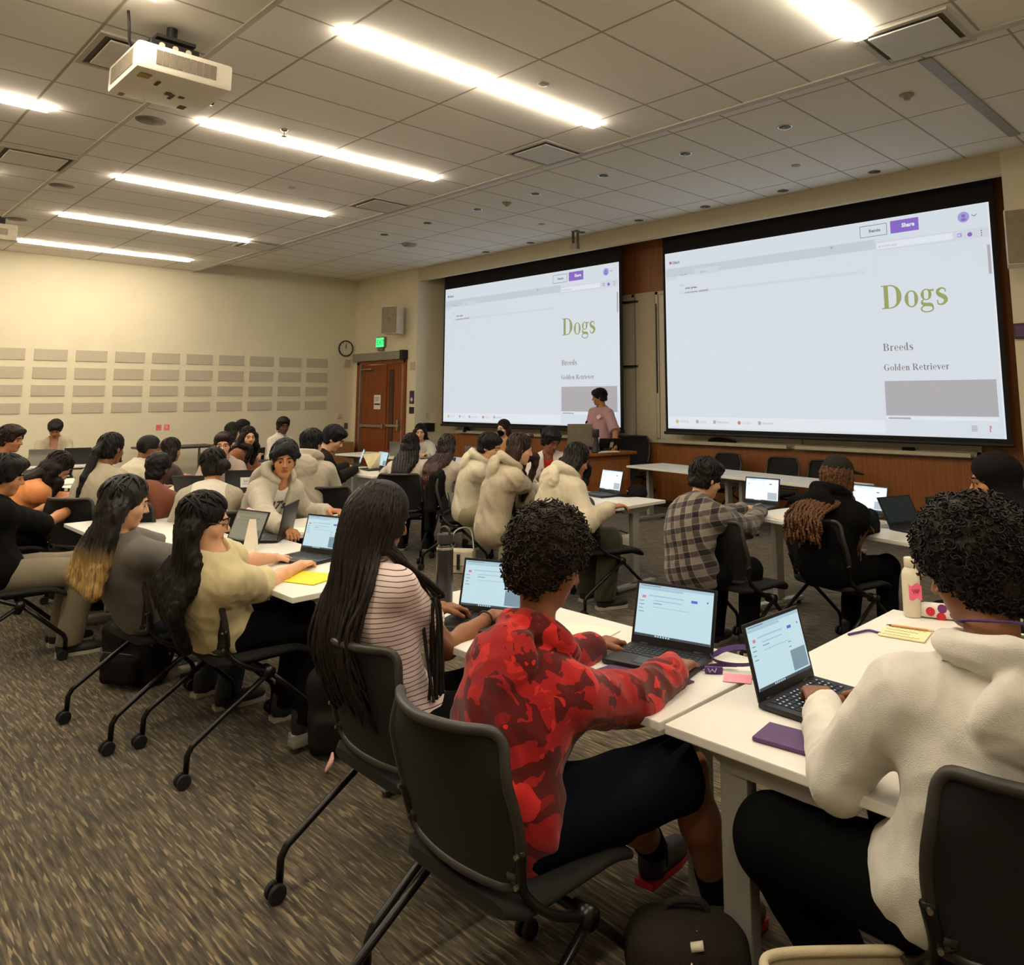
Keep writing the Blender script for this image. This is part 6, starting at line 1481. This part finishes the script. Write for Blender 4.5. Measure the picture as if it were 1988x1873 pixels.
# ---------------------------------------------------------------- lectern desk and what stands on it
DZ_ = .827 - FZ
t = thing('lectern', 'wooden lectern desk in front of the standing speaker', 'lectern', (-7.72, 8.48, FZ), -.15)
MB().box((0, 0, .42), (.52, .80, .80), bev=.01).build('body', podwood, t); MB().box((.02, 0, .845), (.66, .92, .045), bev=.015).build('top', podwood, t, True, ang=40)
MB().box((.262, .0, .60), (.01, .70, .30)).build('panel', wood_mat('lectern_panel', (130, 76, 34), (156, 96, 46), (174, 112, 60)), t); MB().box((.02, 0, .03), (.5, .78, .06)).build('plinth', mat('plinth_dark', (60, 36, 22), .6), t)
TOP = FZ + .8695
def on_desk(px, py): q = at(px, py, .8675); return q
t = thing('monitor', 'grey backed monitor standing on the lectern', 'monitor', (-7.78, 8.16, TOP), .76); MB().box((0, 0, .24), (.36, .03, .32), bev=.008).build('screen_back', mat('monitor_grey', (120, 110, 94), .4, metal=.3), t)
MB().box((0, .03, .05), (.06, .03, .12)).build('stand', blk, t); MB().box((0, .0, .006), (.2, .16, .012), bev=.004).build('base', blk, t)
m = MB(); m.tube([(.03 * math.cos(a), -.017, .30 + .03 * math.sin(a)) for a in np.linspace(0, 2 * PI, 21)[:-1]], .004, 6, closed=True); m.build('emblem', mat('monitor_mark', (150, 138, 116), .4), t)
t = thing('document_camera', 'black document camera arm in front of the monitor on the lectern', 'camera', (-7.52, 8.22, TOP)); m = MB(); m.lathe([(.05, 0), (.07, .01), (.06, .04), (.035, .14), (.03, .22)], n=18); m.build('base', blk, t, True, ang=50); MB().box((0, 0, .27), (.09, .07, .12), rz=.4, bev=.02).build('head', blk, t, True, ang=50)
t = thing('microphone', 'thin gooseneck microphone rising behind the monitor', 'microphone', (-7.88, 8.38, TOP)); MB().tube(hull_smooth([(0, 0, 0), (0, 0, .3), (.04, -.03, .40), (.07, -.05, .42)], 5), .005, 6).build('neck', blk, t, True); MB().tube([(.06, -.045, .415), (.11, -.08, .43)], .014, 10).build('capsule', blk, t, True)
t = thing('control_tablet', 'black slanted touch panel on the lectern beside the speaker\'s hand', 'tablet', (-7.62, 8.62, TOP), math.radians(60)); Rt = Matrix.Rotation(.6, 3, 'X'); MB().box((0, 0, .09), (.34, .02, .22), M=Rt, bev=.005).build('panel', blk, t); MB().box((-.185, -.0, .09), (.03, .024, .23), M=Rt).build('edge', trimw, t); MB().box((.03, -.014, .085), (.05, .004, .10), M=Rt).build('label', trimw, t); MB().box((0, .03, .02), (.2, .12, .04)).build('stand', blk, t)
t = thing('paper_stack', 'pile of papers at the front of the lectern top', 'paper', (-7.47, 8.38, TOP), 1.3); MB().box((0, 0, .006), (.34, .2, .012)).build('stack', pap, t); MB().box((.1, -.01, .014), (.12, .1, .006)).build('yellow_note', mat('note_yellow', (226, 180, 70), .8), t)
t = thing('badge', 'white name badge stuck on the pink t-shirt of the standing speaker', 'badge', PS['root'].location, PS['root'].rotation_euler[2])
q = PS['sp'](.72) + PS['tf'] * .165 + PS['tr'] * -.06; MB().box(q, (.085, .006, .055), M=Matrix.Rotation(.5, 3, 'Y') @ Matrix.Rotation(-.15, 3, 'X')).build('badge_card', pap, t)
# print on the shirt of the boy who looks at the camera
o = sans_text('shirt_print', "17's", .085, mat('print_dark', (54, 44, 48), .8, var=0), (0, 0, 0), Matrix.Identity(3), None, .004); o.parent = P13['root']
q = P13['sp'](.64) + P13['tf'] * .137; A_ = P13['A']; Rm = Matrix([[-A_[i][0] * -1, A_[i][2], A_[i][1]] for i in range(3)])
Rm = Matrix([[-A_[i][0], A_[i][2], P13['tf'][i]] for i in range(3)]); o.matrix_parent_inverse = Matrix.Identity(4); o.matrix_basis = Matrix.Translation(Vector([float(c) for c in q + A_[:, 0] * .075])) @ Rm.to_4x4()
m = MB(); 
for k in range(6): m.tube(hull_smooth([tuple(q + A_[:, 2] * (-.03 - .03 * k) + A_[:, 0] * (-.04 + .012 * (k % 3))), tuple(q + A_[:, 2] * (-.05 - .03 * k) + P13['tf'] * .004), tuple(q + A_[:, 2] * (-.045 - .03 * k) + A_[:, 0] * .035)], 3), .007, 5, flat=.3)
m.build('shirt_emblem', mat('print_maroon', (116, 60, 62), .8, var=0), P13['root'])
# bracelet, cord of the hoodie, lanyard of the white hoodie boy
S, El, W, fd, pn = PB['ARM'][1]; MB().tube([tuple(W - fd * .03 + .034 * (math.cos(a) * nrm(np.cross(fd, vec(0, 0, 1))) + math.sin(a) * nrm(np.cross(fd, nrm(np.cross(fd, vec(0, 0, 1))))))) for a in np.linspace(0, 2 * PI, 21)[:-1]], .004, 6, closed=True).build('bracelet', mat('bracelet_dark', (40, 22, 26), .5), PB['root'], True)
nbw = PW['nb']; m = MB(); m.tube([tuple(nbw + PW['td'] * (.088 - .03 * math.sin(a)) + PW['A'] @ vec(.068 * math.cos(a), .066 * math.sin(a) + .012, 0)) for a in np.linspace(0, 2 * PI, 33)[:-1]], .010, 6, closed=True, flat=.3); ly = m.build('neck_lanyard', mat('purple_strap', (0, 0, 0)), PW['root'], True)

# ---------------------------------------------------------------- bags and things on the floor
def backpack(lab, x, y, z, rz, d, col, tilt=0.0, strap=True):
    t = thing('backpack', lab, 'backpack', (x, y, z), rz); mm = cloth(col, 'bag_%d_%d_%d' % col, .5, 260)
    w_, dp, h_ = d
    def f(P):
        q = P.copy(); q[:, 1] = q[:, 1] + tilt * q[:, 2]
        a = rbox(q, vec(0, 0, h_ / 2), (w_ / 2, dp / 2, h_ / 2), min(w_, dp, h_) * .30); top_ = ell(q, vec(0, 0, h_ * .80), (w_ * .46, dp * .5, h_ * .26)); b = rbox(q, vec(0, -dp * .55, h_ * .30), (w_ * .38, dp * .22, h_ * .24), .04)
        return smin(smin(a, top_, .04), b, .02) - .006 * wav(P, 24, x) - .003 * wav(P, 60, y)
    V, Q = polygonize(f, (-w_ * .7, -dp * 1.3, -.01), (w_ * .7, dp * 1.2, h_ * 1.2), .011); mesh_np('bag_body', V, Q, mm, t)
    m = MB(); m.tube(hull_smooth([(-.06, dp * .1 - tilt * h_, h_ * 1.0), (-.04, dp * .1 - tilt * h_, h_ * 1.12), (.04, dp * .1 - tilt * h_, h_ * 1.12), (.06, dp * .1 - tilt * h_, h_ * 1.0)], 5), .010, 8); m.build('carry_handle', mm, t, True)
    if strap:
        for e in (-1, 1): MB().tube(hull_smooth([(e * w_ * .28, dp * .45 - tilt * h_, h_ * .92), (e * w_ * .34, dp * .75, h_ * .55), (e * w_ * .30, dp * .55, h_ * .10)], 6), .018, 8, flat=.35).build('shoulder_strap', mm, t, True)
    MB().tube(hull_smooth([(-w_ * .3, -dp * .74, h_ * .56), (0, -dp * .80, h_ * .575), (w_ * .3, -dp * .74, h_ * .56)], 5), .004, 6).build('zip', mat('zip_dark', (60, 54, 48), .5), t, True)
    return t
p = at(1335, 1935, .10); BP = backpack('large black backpack on the floor in the foreground beside the table leg', p[0], p[1], FZ, .75, (.32, .20, .29), (44, 39, 34), .05)
m = MB(); m.tube(hull_smooth([(.02, -.07, .300), (.0, -.115, .262), (-.01, -.145, .20), (-.005, -.178, .14), (-.005, -.180, .08)], 6), .0035, 6); m.tube([(.0, -.105, .285), (.03, -.11, .292)], .011, 8); m.build('white_tassel', mat('tassel_white', (226, 218, 196), .8), BP, True)
p = at(215, 1330, 0); backpack('black backpack on the floor under the chair of the blond ended girl', p[0] + .05, p[1] + .12, FZ, .5, (.36, .20, .36), (32, 28, 25), .10)
p = at(150, 1195, 0); backpack('black bag on the floor behind the chair at the left edge', p[0] - .2, p[1] + .25, FZ, -.3, (.42, .24, .30), (28, 25, 23), .1)
p = at(590, 1478, 0); backpack('dark slouching bag on the floor left of the braided girl\'s chair', p[0] + .02, p[1] + .18, FZ, .9, (.30, .17, .40), (40, 36, 34), .22)
p = at(632, 1502, 0); o = MB().tube(hull_smooth([(0, 0, .01), (.01, .02, .05), (.0, .03, .08)], 4), [.012, .02, .026, .03, .03, .026, .02, .016, .01], 8, flat=.4).build('pink_tissue', cloth((236, 180, 170)), None, True, (p[0], p[1], FZ)); tag(o, 'crumpled pink tissue on the carpet left of the braided girl\'s chair', 'tissue')
p = at(915, 1112, 0); t = thing('handbag', 'small cream handbag on the carpet behind the black bottle', 'handbag', (p[0] - .09, p[1] - .06, FZ), .6); MB().box((0, 0, .11), (.28, .12, .22), bev=.03).build('body', mat('handbag_cream', (206, 196, 172), .6), t, True, ang=50)
MB().box((0, -.063, .14), (.27, .012, .13), bev=.005).build('flap', mat('handbag_cream', (0, 0, 0)), t); MB().box((0, -.072, .11), (.03, .01, .14)).build('strap', blk, t); MB().tube(hull_smooth([(-.12, 0, .21), (-.06, .02, .38), (.08, .03, .40), (.13, 0, .21)], 6), .007, 8).build('handle', mat('handbag_cream', (0, 0, 0)), t, True)
p = at(1210, 1075, 0); t = thing('tote_bag', 'white and grey bag slumped on the carpet under the sweater girls\' table', 'bag', (p[0] - .1, p[1] + .1, FZ), .3)
V, Q = polygonize(lambda P: smin(ell(P, vec(0, 0, .07), (.2, .12, .09)), ell(P, vec(.1, -.02, .12), (.1, .08, .08)), .04) - .012 * wav(P, 30, 2), (-.3, -.25, -.02), (.3, .25, .26), .012); mesh_np('body', V, Q, cloth((176, 168, 152)), t)
MB().tube(hull_smooth([(-.1, 0, .14), (-.02, -.05, .22), (.08, -.03, .2)], 5), .01, 8).build('strap', blk, t, True)
p = at(1660, 1905, .42); t = thing('beige_tote', 'beige canvas bag whose rim shows at the bottom edge', 'bag', (p[0], p[1], FZ), math.radians(45)); cb = cloth((186, 172, 140), 'canvas_beige')
m = MB(); W2, D2, Hh2 = .19, .06, .44; ringo = [(W2 * math.copysign(abs(math.cos(a)) ** .5, math.cos(a)), D2 * math.copysign(abs(math.sin(a)) ** .5, math.sin(a))) for a in np.linspace(0, 2 * PI, 41)[:-1]]
m.grid([[(x_ * (.9 + .1 * k / 4), y_, Hh2 * k / 4) for x_, y_ in ringo] for k in range(5)], closed_u=True); m.grid([[(x_ * .97, y_ * .92, Hh2 * (1 - .4 * k)) for x_, y_ in ringo] for k in range(2)], closed_u=True); m.add([(x_ * .9, y_, 0) for x_, y_ in ringo], [tuple(range(39, -1, -1))]); m.build('bag_body', cb, t, True, ang=50)
MB().tube([(x_, y_, Hh2) for x_, y_ in ringo], .011, 8, closed=True).build('rim', cloth((196, 182, 150), 'canvas_rim'), t, True)
t = thing('jacket', 'black jacket draped over the chair turned sideways', 'jacket', (-6.36, 4.98, FZ), math.radians(44 - 90))
V, Q = polygonize(lambda P: smin(rbox(P, vec(0, -.29, .72), (.24, .045, .19), .04), rbox(P, vec(0, -.35, .58), (.21, .03, .24), .03), .04) - .008 * wav(P, 24, 1), (-.32, -.45, .28), (.32, -.15, .98), .012); mesh_np('fabric', V, Q, cloth((24, 22, 21), 'jacket_black'), t)
